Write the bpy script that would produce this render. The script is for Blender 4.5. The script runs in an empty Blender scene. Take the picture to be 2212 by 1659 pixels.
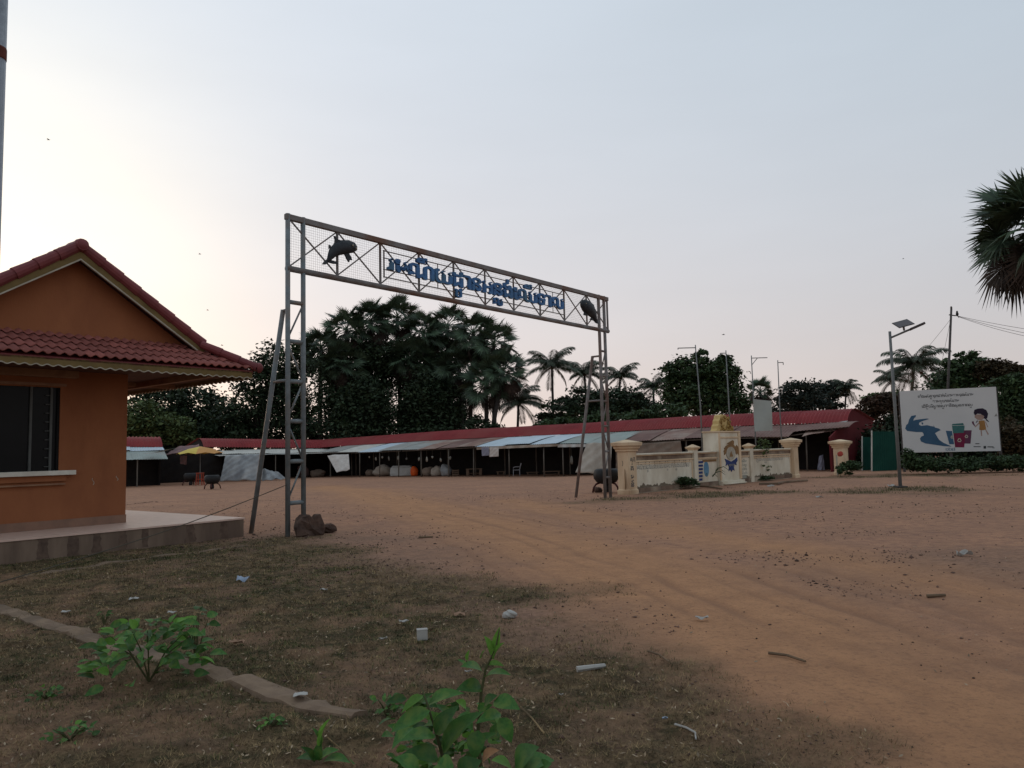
import bpy, bmesh, math, random
import numpy as np
from mathutils import Vector, Matrix

SC = bpy.context.scene
COL = SC.collection
R = math.radians

# ------------------------------------------------------------------ camera
F, CX, CY, H = 1660.0, 1106.0, 829.5, 1.6          # focal length in a 2212 px wide frame, eye height
PITCH, ROLL = math.atan((972 - 829.5) / F), -math.atan(0.025)
CAM_M = Matrix.Rotation(math.pi / 2 + PITCH, 3, 'X') @ Matrix.Rotation(ROLL, 3, 'Z')
cam = bpy.data.cameras.new('camera')
cam.sensor_width = 36
cam.lens = F / 2212 * 36
cam.clip_start, cam.clip_end = 0.05, 5000
camo = bpy.data.objects.new('camera', cam)
COL.objects.link(camo)
camo.matrix_world = Matrix.Translation((0, 0, H)) @ CAM_M.to_4x4()
SC.camera = camo

# ------------------------------------------------------------------ sky, sun, exposure
SUN_AZ, SUN_EL = R(-37), R(3.0)                      # just after sunset, low on the left behind the house
wd = bpy.data.worlds.new('World')
SC.world = wd
wd.use_nodes = True
nt = wd.node_tree
nt.nodes.clear()
def wn(t, **k):
    n = nt.nodes.new(t)
    for a, b in k.items(): setattr(n, a, b)
    return n
def wl(a, b): nt.links.new(a, b)
def wmath(op, a, b=None, clamp=False):
    n = wn('ShaderNodeMath', operation=op, use_clamp=clamp)
    for i, x in enumerate((a, b)):
        if x is None: continue
        if isinstance(x, (int, float)): n.inputs[i].default_value = x
        else: wl(x, n.inputs[i])
    return n.outputs[0]
def wmix(f, a, b, mode='MIX'):
    n = wn('ShaderNodeMix', data_type='RGBA', blend_type=mode)
    for s, x in ((n.inputs[0], f), (n.inputs[6], a), (n.inputs[7], b)):
        if isinstance(x, tuple): s.default_value = (*x, 1)
        elif isinstance(x, (int, float)): s.default_value = x
        else: wl(x, s)
    return n.outputs[2]
sky = wn('ShaderNodeTexSky', sky_type='NISHITA', sun_disc=False, sun_elevation=SUN_EL, sun_rotation=SUN_AZ,
         altitude=20, air_density=1.0, dust_density=2.0, ozone_density=1.5)
tc = wn('ShaderNodeTexCoord')
sep = wn('ShaderNodeSeparateXYZ'); wl(tc.outputs['Generated'], sep.inputs[0])
dot = wn('ShaderNodeVectorMath', operation='DOT_PRODUCT')
wl(tc.outputs['Generated'], dot.inputs[0])
dot.inputs[1].default_value = (math.sin(SUN_AZ) * math.cos(R(11)), math.cos(SUN_AZ) * math.cos(R(11)), math.sin(R(11)))
elev = wmath('MAXIMUM', sep.outputs[2], 0.0)
hz = wmath('POWER', wmath('SUBTRACT', 1.0, elev), 3.8)                 # haze thickens towards the horizon
sunward = wmath('MULTIPLY_ADD', dot.outputs['Value'], 0.5); 
n_ = sunward.node; n_.inputs[2].default_value = 0.5
glow = wmath('POWER', sunward, 60.0)
glow2 = wmath('POWER', sunward, 4.2)
up = wmix(glow2, (0.445, 0.54, 0.63), (0.735, 0.80, 0.885))
low = wmix(glow2, (0.57, 0.495, 0.465), (1.0, 0.785, 0.68))
base = wmix(hz, up, low)
warm = wmix(glow, (0, 0, 0), (0.46, 0.38, 0.18))
hazy = wmix(1.0, base, warm, 'ADD')
wmp = wn('ShaderNodeMapping'); wl(tc.outputs['Generated'], wmp.inputs[0]); wmp.inputs['Scale'].default_value = (1.2, 1.2, 5.0)
wno = wn('ShaderNodeTexNoise'); wl(wmp.outputs[0], wno.inputs['Vector']); wno.inputs['Scale'].default_value = 2.2; wno.inputs['Detail'].default_value = 5
wr_ = wn('ShaderNodeMapRange'); wl(wno.outputs['Fac'], wr_.inputs[0]); wr_.inputs[1].default_value = .3; wr_.inputs[2].default_value = .7; wr_.inputs[3].default_value = .972; wr_.inputs[4].default_value = 1.02
wsc = wn('ShaderNodeVectorMath', operation='SCALE'); wl(hazy, wsc.inputs[0]); wl(wr_.outputs[0], wsc.inputs['Scale']); hazy = wsc.outputs[0]
nish = wmix(1.0, sky.outputs[0], (0.10, 0.10, 0.10), 'MULTIPLY')
full = wmix(0.92, nish, hazy)
bg = wn('ShaderNodeBackground'); bg.inputs[1].default_value = 1.10
wl(full, bg.inputs[0])
wo = wn('ShaderNodeOutputWorld'); wl(bg.outputs[0], wo.inputs[0])

sun = bpy.data.lights.new('sun', 'SUN')
sun.energy, sun.angle, sun.color = 0.35, R(12), (1.0, 0.72, 0.5)
suno = bpy.data.objects.new('sun', sun)
COL.objects.link(suno)
sd = Vector((math.sin(SUN_AZ) * math.cos(SUN_EL), math.cos(SUN_AZ) * math.cos(SUN_EL), math.sin(SUN_EL)))
suno.rotation_euler = sd.to_track_quat('Z', 'Y').to_euler()
vs = SC.view_settings
vs.view_transform, vs.look, vs.exposure, vs.gamma = 'Standard', 'None', 0.0, 1.0
vs.use_curve_mapping = False
SC.render.film_transparent = False

# ------------------------------------------------------------------ measuring helpers (pixels of the 2212 px frame)
def ray(px, py): return CAM_M @ Vector(((px - CX) / F, -(py - CY) / F, -1.0))
EYE = Vector((0, 0, H))
def at(px, py, Y):
    d = ray(px, py); return EYE + d * (Y / d.y)
def Gz(px, py, z):
    d = ray(px, py); return EYE + d * ((z - H) / d.z)
def sstep(a, b, x):
    t = min(1.0, max(0.0, (x - a) / (b - a))); return t * t * (3 - 2 * t)
def gz(x, y):
    s = -.6 * x + .8 * y
    return -.30 * sstep(30, 43, s) - .12 * sstep(43, 72, s)
def G(px, py):
    z = 0.0
    for _ in range(30):
        p = Gz(px, py, z); z = .5 * z + .5 * gz(p.x, p.y)
    p.z = gz(p.x, p.y)
    return p
def onpl(px, py, O, n):
    d = ray(px, py); return EYE + d * (((Vector(O) - EYE).dot(n)) / d.dot(n))
_d = ray(2445, 936)
U = Vector((_d.x, _d.y, 0)).normalized()             # direction shared by house front and gate
V = Vector((-U.y, U.x, 0))                           # away from the viewer, square to U
Z = Vector((0, 0, 1))

# ------------------------------------------------------------------ materials
MATS = {}
def mat(name, c1, c2=None, scale=4.0, rough=.85, bump=0.0, bscale=None, metal=0.0, spec=.25, isl=0.0, obj=0.0,
        lo=.35, hi=.65, detail=6.0, trans=0.0, c3=None, stretch=None):
    m = bpy.data.materials.new(name); m.use_nodes = True
    t = m.node_tree; b = t.nodes['Principled BSDF']
    b.inputs['Roughness'].default_value = rough
    b.inputs['Metallic'].default_value = metal
    b.inputs['Specular IOR Level'].default_value = spec
    co = t.nodes.new('ShaderNodeTexCoord')
    mp = t.nodes.new('ShaderNodeMapping'); t.links.new(co.outputs['Object'], mp.inputs[0])
    if stretch: mp.inputs['Scale'].default_value = stretch
    no = t.nodes.new('ShaderNodeTexNoise'); t.links.new(mp.outputs[0], no.inputs['Vector'])
    no.inputs['Scale'].default_value = scale; no.inputs['Detail'].default_value = detail
    no.inputs['Roughness'].default_value = .62
    rp = t.nodes.new('ShaderNodeMapRange'); t.links.new(no.outputs['Fac'], rp.inputs[0])
    rp.inputs[1].default_value = lo; rp.inputs[2].default_value = hi
    mx = t.nodes.new('ShaderNodeMix'); mx.data_type = 'RGBA'
    t.links.new(rp.outputs[0], mx.inputs[0])
    c2 = c2 or tuple(x * .72 for x in c1)
    mx.inputs[6].default_value = (*c1, 1); mx.inputs[7].default_value = (*c2, 1)
    out = mx.outputs[2]
    if c3:
        n3 = t.nodes.new('ShaderNodeTexNoise'); t.links.new(mp.outputs[0], n3.inputs['Vector'])
        n3.inputs['Scale'].default_value = scale * .31; n3.inputs['Detail'].default_value = 4
        r3 = t.nodes.new('ShaderNodeMapRange'); t.links.new(n3.outputs['Fac'], r3.inputs[0])
        r3.inputs[1].default_value = .48; r3.inputs[2].default_value = .66
        m3 = t.nodes.new('ShaderNodeMix'); m3.data_type = 'RGBA'
        t.links.new(r3.outputs[0], m3.inputs[0]); t.links.new(out, m3.inputs[6]); m3.inputs[7].default_value = (*c3, 1)
        out = m3.outputs[2]
    for amt, typ, sock in ((isl, 'ShaderNodeNewGeometry', 'Random Per Island'), (obj, 'ShaderNodeObjectInfo', 'Random')):
        if amt:
            g = t.nodes.new(typ); r = t.nodes.new('ShaderNodeMapRange')
            t.links.new(g.outputs[sock], r.inputs[0]); r.inputs[3].default_value = 1 - amt; r.inputs[4].default_value = 1 + amt
            h = t.nodes.new('ShaderNodeVectorMath'); h.operation = 'SCALE'
            t.links.new(out, h.inputs[0]); t.links.new(r.outputs[0], h.inputs['Scale'])
            out = h.outputs[0]
    t.links.new(out, b.inputs['Base Color'])
    if bump:
        nb = t.nodes.new('ShaderNodeTexNoise'); t.links.new(mp.outputs[0], nb.inputs['Vector'])
        nb.inputs['Scale'].default_value = bscale or scale * 4; nb.inputs['Detail'].default_value = 8
        bp = t.nodes.new('ShaderNodeBump'); bp.inputs['Strength'].default_value = bump; bp.inputs['Distance'].default_value = .02
        t.links.new(nb.outputs['Fac'], bp.inputs['Height']); t.links.new(bp.outputs[0], b.inputs['Normal'])
    if trans:
        tr = t.nodes.new('ShaderNodeBsdfTranslucent'); t.links.new(out, tr.inputs[0])
        ms = t.nodes.new('ShaderNodeMixShader'); ms.inputs[0].default_value = trans
        o = t.nodes['Material Output']
        t.links.new(b.outputs[0], ms.inputs[1]); t.links.new(tr.outputs[0], ms.inputs[2]); t.links.new(ms.outputs[0], o.inputs[0])
    MATS[name] = m
    return m

mat('steel_paint', (.18, .205, .215), (.125, .14, .145), 6, .5, .15, c3=(.19, .16, .14), spec=.4)
mat('steel_rust', (.215, .205, .20), (.155, .13, .118), 3, .7, .2, c3=(.16, .09, .065))
mat('wire', (.055, .05, .048), rough=.7)
mat('sign_blue', (.055, .17, .38), (.035, .11, .26), 5, .5, c3=(.06, .14, .21))
mat('dolphin_metal', (.030, .034, .040), (.016, .018, .022), 8, .5, .2, c3=(.06, .065, .065))
mat('rock', (.12, .07, .05), (.045, .028, .023), 5, .95, .9, 16, c3=(.075, .047, .036))
mat('house_orange', (.31, .116, .050), (.25, .090, .040), 1.6, .9, .12, 30, c3=(.285, .105, .045), stretch=(1, 1, .45))
mat('house_base', (.28, .16, .11), (.21, .125, .09), 2.5, .9, .15)
mat('plinth', (.215, .150, .108), (.13, .088, .064), 2.6, .9, .25, stretch=(1, 1, .2), c3=(.10, .066, .05))
mat('plinth_damp', (.085, .055, .042), (.15, .10, .072), 7, .95)
mat('floor_tile', (.66, .46, .37), (.57, .395, .315), 6, .5, spec=.3)
mat('tile_red', (.29, .092, .072), (.22, .068, .056), 5, .7, .15, obj=.18, c3=(.19, .075, .062))
mat('tile_cap', (.20, .048, .048), (.16, .038, .04), 5, .6, .1, obj=.10)
mat('barge_yellow', (.195, .132, .05), (.14, .095, .036), 3, .8)
mat('trim_cream', (.46, .42, .34), (.34, .30, .23), 4, .8)
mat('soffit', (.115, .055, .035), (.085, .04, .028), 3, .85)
mat('beam_brown', (.30, .165, .095), (.22, .115, .07), 4, .8)
mat('sill_white', (.76, .73, .64), (.58, .54, .46), 3, .8)
mat('glass_dark', (.006, .007, .008), (.009, .010, .011), 2, .25, spec=.12)
mat('louvre_metal', (.10, .105, .10), rough=.5)
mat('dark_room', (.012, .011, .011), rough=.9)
mat('galv', (.30, .315, .335), (.21, .225, .245), 14, .45, .1, metal=.3, c3=(.26, .27, .29))
mat('rust_band', (.16, .045, .03), (.09, .03, .02), 12, .9)
mat('market_red', (.265, .042, .043), (.205, .034, .036), .9, .7, spec=.12, c3=(.24, .055, .05))
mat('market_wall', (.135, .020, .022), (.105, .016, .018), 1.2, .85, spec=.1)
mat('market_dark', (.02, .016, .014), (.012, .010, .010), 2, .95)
mat('tin_blue', (.52, .60, .66), (.44, .51, .55), .9, .5, spec=.3)
mat('tin_grey', (.36, .365, .34), (.26, .26, .24), 1.0, .6, c3=(.30, .25, .21))
mat('tin_green', (.33, .37, .34), (.26, .30, .27), .8, .6, c3=(.28, .27, .24))
mat('tin_rust', (.30, .185, .145), (.20, .115, .09), 1.3, .8, c3=(.36, .29, .24))
mat('tin_brown', (.20, .11, .09), (.15, .082, .068), 1.2, .8, c3=(.25, .17, .14))
mat('tin_white', (.60, .58, .52), (.47, .45, .40), 1.2, .7)
mat('wood_post', (.17, .15, .125), (.11, .095, .08), 9, .9, .3, stretch=(1, 1, .15))
mat('wood_plank', (.16, .105, .07), (.10, .065, .045), 6, .9, .2, obj=.15)
mat('tarp_grey', (.34, .35, .35), (.20, .205, .215), 1.3, .6, .2, c3=(.50, .49, .47))
mat('tarp_beige', (.42, .36, .30), (.31, .26, .21), 1.3, .85, .2)
mat('tarp_brown', (.26, .195, .15), (.17, .13, .10), 2.0, .85, .2)
mat('tarp_white', (.60, .60, .57), (.47, .47, .45), 1.6, .7, .15)
mat('cloth_white', (.62, .57, .52), (.48, .43, .39), 3, .9)
mat('cloth_pink', (.26, .14, .13), (.16, .11, .11), 3, .9)
mat('cloth_lilac', (.27, .27, .33), (.20, .20, .25), 3, .9)
mat('orange_bag', (.80, .13, .02), (.58, .08, .015), 4, .6, .2)
mat('umbrella_yellow', (.66, .49, .11), (.56, .42, .08), 2, .8)
mat('umbrella_orange', (.60, .30, .10), (.5, .25, .08), 2, .8)
mat('rubber', (.012, .012, .013), (.02, .019, .019), 6, .6)
mat('leg_red', (.075, .018, .015), rough=.6)
mat('red_plastic', (.35, .06, .03), rough=.5)
mat('plastic_pale', (.36, .36, .38), rough=.5)
mat('bag_pale', (.20, .18, .15), (.12, .11, .09), 6, .6, obj=.5)
mat('wall_white', (.74, .68, .55), (.56, .48, .36), 1.6, .9, .2, 12, c3=(.50, .43, .32), stretch=(1, 1, .5))
mat('wall_cream', (.70, .53, .35), (.55, .39, .25), 1.6, .9, .2, 12, c3=(.40, .26, .155), stretch=(1, 1, .5))
mat('wall_grime', (.24, .165, .115), (.12, .08, .06), 2.6, .95, .2, c3=(.42, .35, .26))
mat('damp', (.13, .10, .068), (.20, .16, .115), 5, .95)
mat('gold_relief', (.47, .31, .10), (.30, .17, .05), 5, .8, .2)
mat('gold_plain', (.62, .45, .19), (.50, .35, .14), 2, .8)
mat('emblem_brown', (.27, .155, .065), (.18, .095, .04), 6, .8)
mat('emblem_blue', (.035, .055, .165), (.025, .038, .12), 6, .8)
mat('paint_dark', (.075, .075, .08), (.15, .145, .13), 3, .9)
mat('paint_faded', (.215, .21, .195), (.33, .31, .27), 2.2, .9)
mat('paint_greygreen', (.24, .25, .21), (.34, .335, .29), 2.2, .9)
mat('map_blue', (.10, .21, .32), (.17, .30, .38), 2, .9)
mat('banner_pale', (.38, .395, .36), (.335, .35, .32), .9, .8)
mat('board_white', (.58, .57, .55), (.52, .515, .50), .35, .7, c3=(.53, .52, .51))
mat('board_blue', (.045, .105, .175), (.035, .085, .145), 1.2, .7)
mat('board_teal', (.035, .12, .115), (.06, .16, .15), 3, .7)
mat('board_magenta', (.17, .012, .045), (.13, .01, .035), 3, .7)
mat('board_plum', (.115, .035, .07), (.09, .028, .055), 3, .7)
mat('board_text', (.055, .058, .06), rough=.8)
mat('board_hair', (.022, .014, .03), rough=.8)
mat('board_skin', (.40, .27, .22), rough=.8)
mat('board_dress', (.33, .17, .055), (.27, .135, .045), 5, .8)
mat('green_tin', (.014, .075, .055), (.010, .052, .040), 1.0, .7, spec=.1)
mat('pole_grey', (.19, .195, .19), (.14, .145, .14), 5, .6)
mat('pole_dark', (.085, .075, .07), (.06, .05, .045), 5, .8)
mat('solar_panel', (.03, .018, .02), (.06, .035, .035), 3, .3, spec=.5)
mat('lamp_body', (.10, .085, .085), rough=.5)
mat('concrete_edge', (.235, .16, .105), (.165, .11, .075), 5, .95, .4, 25, c3=(.12, .085, .058))
mat('rope', (.09, .075, .055), rough=.9)
mat('bark', (.06, .048, .04), (.035, .03, .026), 5, .95, .5, stretch=(1, 1, .3))
mat('palm_bark', (.05, .042, .038), (.03, .026, .024), 6, .95, .5, stretch=(.4, .4, 2))
mat('leaf_dark', (.032, .052, .023), (.017, .029, .014), .6, .65, isl=.5, spec=.25)
mat('leaf_mid', (.045, .075, .026), (.026, .047, .018), .6, .65, isl=.45, spec=.25)
mat('leaf_light', (.085, .115, .036), (.052, .075, .026), .6, .65, isl=.4)
mat('leaf_brown', (.060, .040, .018), (.035, .028, .013), .6, .8, isl=.4)
mat('leaf_redbrown', (.060, .030, .018), (.04, .03, .015), .6, .8, isl=.4)
mat('leaf_far', (.030, .040, .030), (.022, .031, .024), .3, .8, isl=.25)
mat('fan_green', (.055, .085, .046), (.032, .053, .031), 1.2, .55, isl=.4, obj=.4, spec=.3)
mat('fan_dead', (.050, .034, .025), (.028, .020, .016), 1.2, .8, isl=.3, obj=.3)
mat('coco_green', (.055, .072, .040), (.036, .050, .029), .8, .55, isl=.25, obj=.25, spec=.3)
mat('coco_dry', (.10, .075, .04), (.07, .05, .03), .8, .7, isl=.25, obj=.25)
mat('plant_leaf', (.068, .175, .034), (.044, .122, .026), 9, .5, obj=.45, spec=.3, trans=.35, c3=(.105, .18, .036))
mat('plant_leaf_young', (.15, .31, .05), (.115, .25, .04), 9, .5, obj=.25, trans=.35)
mat('leaf_dry_orange', (.33, .17, .08), rough=.8)
mat('plant_stem', (.075, .075, .03), rough=.8)
mat('grass_dry', (.27, .185, .09), (.095, .066, .034), 5, .9, isl=.6, lo=.42, hi=.58)
mat('grass_green', (.095, .10, .034), (.042, .046, .018), 5, .85, isl=.55, lo=.42, hi=.58)
mat('straw_pale', (.36, .27, .18), (.22, .16, .10), 1, .9, isl=.5)
mat('gravel', (.17, .10, .075), (.09, .055, .043), 1, .95, isl=.6)
mat('paper_white', (.42, .40, .37), (.34, .32, .29), 6, .85)
mat('plastic_blue', (.33, .40, .50), (.26, .31, .40), 6, .5)
mat('cardboard', (.33, .20, .13), (.26, .155, .10), 6, .9)
mat('stick', (.17, .115, .07), (.12, .08, .05), 6, .9)
mat('bird_dark', (.03, .03, .03), rough=.9)
mat('flower_red', (.45, .07, .05), rough=.8)

# ------------------------------------------------------------------ mesh helpers
def link(o, parent=None):
    COL.objects.link(o)
    if parent: o.parent = parent
    return o
def thing(name, label, cat, loc=(0, 0, 0), group=None):
    o = bpy.data.objects.new(name, None); o.empty_display_size = .2
    COL.objects.link(o); o.location = loc
    return tag(o, label, cat, group)
def tag(o, label=None, cat=None, group=None, kind=None):
    for k, x in (('label', label), ('category', cat), ('group', group), ('kind', kind)):
        if x: o[k] = x
    return o
def worigin(o):
    p = Vector((0, 0, 0))
    while o: p += o.location; o = o.parent
    return p
def mesh_np(name, v, f, smooth=False):
    """v (N,3) array, f (M,k) array of faces with k corners"""
    v = np.asarray(v, np.float32); f = np.asarray(f, np.int32)
    me = bpy.data.meshes.new(name)
    me.vertices.add(len(v)); me.vertices.foreach_set('co', v.ravel())
    k = f.shape[1]
    me.loops.add(f.size); me.loops.foreach_set('vertex_index', f.ravel())
    me.polygons.add(len(f)); me.polygons.foreach_set('loop_start', np.arange(0, f.size, k, dtype=np.int32))
    me.polygons.foreach_set('loop_total', np.full(len(f), k, np.int32))
    if smooth: me.polygons.foreach_set('use_smooth', np.ones(len(f), bool))
    me.update(calc_edges=True); me.validate()
    return me
class MB:
    def __init__(s): s.v = []; s.f = []
    def add(s, vs, fs):
        n = len(s.v); s.v += [Vector(x) for x in vs]; s.f += [tuple(i + n for i in f) for f in fs]; return s
    def obox(s, c, ax, ay, az, sx, sy, sz):
        c = Vector(c); ax, ay, az = Vector(ax) * (sx / 2), Vector(ay) * (sy / 2), Vector(az) * (sz / 2)
        vs = [c + i * ax + j * ay + k * az for k in (-1, 1) for j in (-1, 1) for i in (-1, 1)]
        return s.add(vs, [(0, 2, 3, 1), (4, 5, 7, 6), (0, 1, 5, 4), (2, 6, 7, 3), (0, 4, 6, 2), (1, 3, 7, 5)])
    def box(s, c, size): return s.obox(c, (1, 0, 0), (0, 1, 0), (0, 0, 1), *size)
    def bar(s, p, q, w, h=None, up=Z):
        p, q = Vector(p), Vector(q); a = (q - p); L = a.length; a.normalize()
        b = a.cross(Vector(up))
        if b.length < 1e-3: b = a.cross(Vector((1, 0, 0)))
        b.normalize(); c = b.cross(a)
        return s.obox((p + q) / 2, a, b, c, L, w, h or w)
    def tube(s, pts, rad, seg=8, cap=True):
        pts = [Vector(p) for p in pts]; n = len(pts)
        rad = rad if isinstance(rad, (list, tuple)) else [rad] * n
        vs, fs = [], []
        ref = Vector((0, 0, 1))
        a0 = (pts[-1] - pts[0]).normalized()
        if abs(a0.z) > .9: ref = Vector((1, 0, 0))
        for i, p in enumerate(pts):
            t = (pts[min(i + 1, n - 1)] - pts[max(i - 1, 0)]).normalized()
            b = t.cross(ref).normalized(); c = b.cross(t)
            for k in range(seg):
                an = 2 * math.pi * k / seg
                vs.append(p + (b * math.cos(an) + c * math.sin(an)) * rad[i])
        for i in range(n - 1):
            for k in range(seg):
                k2 = (k + 1) % seg
                fs.append((i * seg + k, i * seg + k2, (i + 1) * seg + k2, (i + 1) * seg + k))
        if cap:
            fs.append(tuple(range(seg - 1, -1, -1))); fs.append(tuple(range((n - 1) * seg, n * seg)))
        return s.add(vs, fs)
    def prism(s, poly, off):
        """planar polygon extruded by the vector off"""
        poly = [Vector(p) for p in poly]; off = Vector(off); n = len(poly)
        return s.add(poly + [p + off for p in poly],
                     [tuple(range(n - 1, -1, -1)), tuple(range(n, 2 * n))] + [(i, (i + 1) % n, n + (i + 1) % n, n + i) for i in range(n)])
    def lathe(s, c, prof, seg=14, axes=((1, 0, 0), (0, 1, 0), (0, 0, 1))):
        c = Vector(c); ax, ay, az = map(Vector, axes); vs, fs = [], []
        for r, h in prof:
            for k in range(seg):
                an = 2 * math.pi * k / seg
                vs.append(c + ax * (r * math.cos(an)) + ay * (r * math.sin(an)) + az * h)
        for i in range(len(prof) - 1):
            for k in range(seg):
                k2 = (k + 1) % seg
                fs.append((i * seg + k, i * seg + k2, (i + 1) * seg + k2, (i + 1) * seg + k))
        fs.append(tuple(range(seg - 1, -1, -1))); fs.append(tuple(range((len(prof) - 1) * seg, len(prof) * seg)))
        return s.add(vs, fs)
    def frustum(s, c, ax, ay, levels):
        """square levels (half size a, half size b, height) stacked"""
        c = Vector(c); ax, ay = Vector(ax), Vector(ay); vs, fs = [], []
        for a, b, h in levels:
            vs += [c - ax * a - ay * b + Z * h, c + ax * a - ay * b + Z * h, c + ax * a + ay * b + Z * h, c - ax * a + ay * b + Z * h]
        for i in range(len(levels) - 1):
            for k in range(4):
                k2 = (k + 1) % 4; fs.append((i * 4 + k, i * 4 + k2, i * 4 + 4 + k2, i * 4 + 4 + k))
        n = len(levels) * 4
        fs.append((3, 2, 1, 0)); fs.append((n - 4, n - 3, n - 2, n - 1))
        return s.add(vs, fs)
    def mesh(s, name, o=Vector((0, 0, 0)), smooth=False):
        me = bpy.data.meshes.new(name)
        me.from_pydata([tuple(p - o) for p in s.v], [], s.f)
        bm = bmesh.new(); bm.from_mesh(me); bmesh.ops.recalc_face_normals(bm, faces=bm.faces); bm.to_mesh(me); bm.free()
        if smooth: me.polygons.foreach_set('use_smooth', [True] * len(me.polygons))
        return me
    def build(s, name, m, parent=None, loc=None, smooth=False, bevel=0.0):
        o_ = worigin(parent) if parent else Vector(loc if loc is not None else (0, 0, 0))
        me = s.mesh(name, o_, smooth)
        me.materials.append(MATS[m])
        ob = bpy.data.objects.new(name, me)
        if not parent: ob.location = o_
        if bevel:
            md = ob.modifiers.new('bevel', 'BEVEL'); md.width = bevel; md.segments = 2; md.limit_method = 'ANGLE'
        return link(ob, parent)
def mesh_obj(name, me, m, parent=None, loc=(0, 0, 0), rot=None, scale=None, mw=None):
    if m and not me.materials: me.materials.append(MATS[m])
    o = bpy.data.objects.new(name, me); link(o, parent)
    if mw is not None: o.matrix_local = mw
    else:
        o.location = loc
        if rot: o.rotation_euler = rot
        if scale: o.scale = scale if isinstance(scale, (tuple, list)) else (scale,) * 3
    return o
def struct(o, label=None):
    o['kind'] = 'structure'
    if label: o['label'] = label
    return o
def sheet(p00, p10, p01, p11, nu, nv, disp=None, th=.01, rnd=None):
    """a sheet of cloth, tin or tarpaulin with thickness; disp(u,v)->offset along the normal"""
    p00, p10, p01, p11 = map(Vector, (p00, p10, p01, p11))
    n = (p10 - p00).cross(p01 - p00).normalized(); b = MB(); vs, fs = [], []
    for side in (0, 1):
        for j in range(nv + 1):
            for i in range(nu + 1):
                u, w = i / nu, j / nv
                p = p00 * (1 - u) * (1 - w) + p10 * u * (1 - w) + p01 * (1 - u) * w + p11 * u * w
                if disp: p = p + n * disp(u, w)
                vs.append(p - n * th * side)
    N = (nu + 1) * (nv + 1)
    for j in range(nv):
        for i in range(nu):
            a = j * (nu + 1) + i
            q = (a, a + 1, a + nu + 2, a + nu + 1); fs.append(q); fs.append(tuple(x + N for x in reversed(q)))
    ring = [i for i in range(nu)] + [nu + j * (nu + 1) for j in range(nv)] + [nv * (nu + 1) + nu - i for i in range(nu)] + [(nv - j) * (nu + 1) for j in range(nv)]
    for k in range(len(ring)):
        a, c = ring[k], ring[(k + 1) % len(ring)]; fs.append((c, a, a + N, c + N))
    return b.add(vs, fs)
def blob(c, r, rng, seg=14, rings=9, amp=.12, zmin=None):
    """a lumpy closed surface: sack, bundle, stone"""
    c = Vector(c); ph = [rng.uniform(0, 6.28) for _ in range(9)]; vs, fs = [], []
    for j in range(rings + 1):
        th = math.pi * j / rings
        for i in range(seg):
            a = 2 * math.pi * i / seg
            d = Vector((math.sin(th) * math.cos(a), math.sin(th) * math.sin(a), math.cos(th)))
            k = 1 + amp * (math.sin(3 * d.x + ph[0] + 2 * d.z) + math.sin(4 * d.y + ph[1] - 3 * d.x) + .6 * math.sin(7 * d.z + ph[2] + 5 * d.x) + .5 * math.sin(9 * d.x + ph[3]) * math.sin(8 * d.y + ph[4])) / 1.6
            p = c + Vector((d.x * r[0] * k, d.y * r[1] * k, d.z * r[2] * k))
            if zmin is not None and p.z < zmin: p.z = zmin
            vs.append(p)
    for j in range(rings):
        for i in range(seg):
            i2 = (i + 1) % seg
            fs.append((j * seg + i, (j + 1) * seg + i, (j + 1) * seg + i2, j * seg + i2))
    return MB().add(vs, fs)
RNG = random.Random(7)
NR = np.random.default_rng(11)

# value noise for numpy
_tab = NR.random((256, 256))
def vnoise(x, y):
    xi, yi = np.floor(x).astype(int), np.floor(y).astype(int); fx, fy = x - xi, y - yi
    fx, fy = fx * fx * (3 - 2 * fx), fy * fy * (3 - 2 * fy)
    g = lambda a, b: _tab[a & 255, b & 255]
    return (g(xi, yi) * (1 - fx) + g(xi + 1, yi) * fx) * (1 - fy) + (g(xi, yi + 1) * (1 - fx) + g(xi + 1, yi + 1) * fx) * fy
def fbm(x, y, o=4):
    r, a, t = 0, .5, 0
    for k in range(o): r = r + a * vnoise(x * 2 ** k + 17 * k, y * 2 ** k + 31 * k); t += a; a *= .5
    return r / t

# ------------------------------------------------------------------ terrain
def seg_dist(x, y, pts):
    best = np.full(x.shape, 1e9); side = np.zeros(x.shape); 
    for (ax, ay), (bx, by) in zip(pts[:-1], pts[1:]):
        dx, dy = bx - ax, by - ay; L2 = dx * dx + dy * dy
        t = np.clip(((x - ax) * dx + (y - ay) * dy) / L2, 0, 1)
        d = np.hypot(x - ax - t * dx, y - ay - t * dy)
        sgn = np.sign((x - ax) * dy - (y - ay) * dx)
        m = d < best; best = np.where(m, d, best); side = np.where(m, sgn, side)
    return best, side
def g2(px, py): p = G(px, py); return (p.x, p.y)
EDGE = [g2(*p) for p in ((1750, 1900), (1560, 1659), (1470, 1520), (1330, 1400), (1150, 1330), (960, 1262), (800, 1215), (690, 1180), (610, 1166), (533, 1160))]
EDGE = [(EDGE[0][0] + 2.0, EDGE[0][1] - 6)] + EDGE + [(EDGE[-1][0] - 6, EDGE[-1][1] + 1.0)]
TRACK = [g2(*p) for p in ((2500, 1900), (2120, 1600), (1760, 1420), (1500, 1290), (1300, 1210), (1120, 1150), (960, 1110), (830, 1075), (700, 1050))]
TRACK2 = [g2(*p) for p in ((2700, 1480), (2212, 1300), (1800, 1200), (1500, 1150), (1250, 1110), (1100, 1080))]
GRAV = g2(2050, 1235)
ISLAND2 = [g2(*p) for p in ((1830, 1030), (1960, 1026), (2080, 1026), (2260, 1024))]
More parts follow.
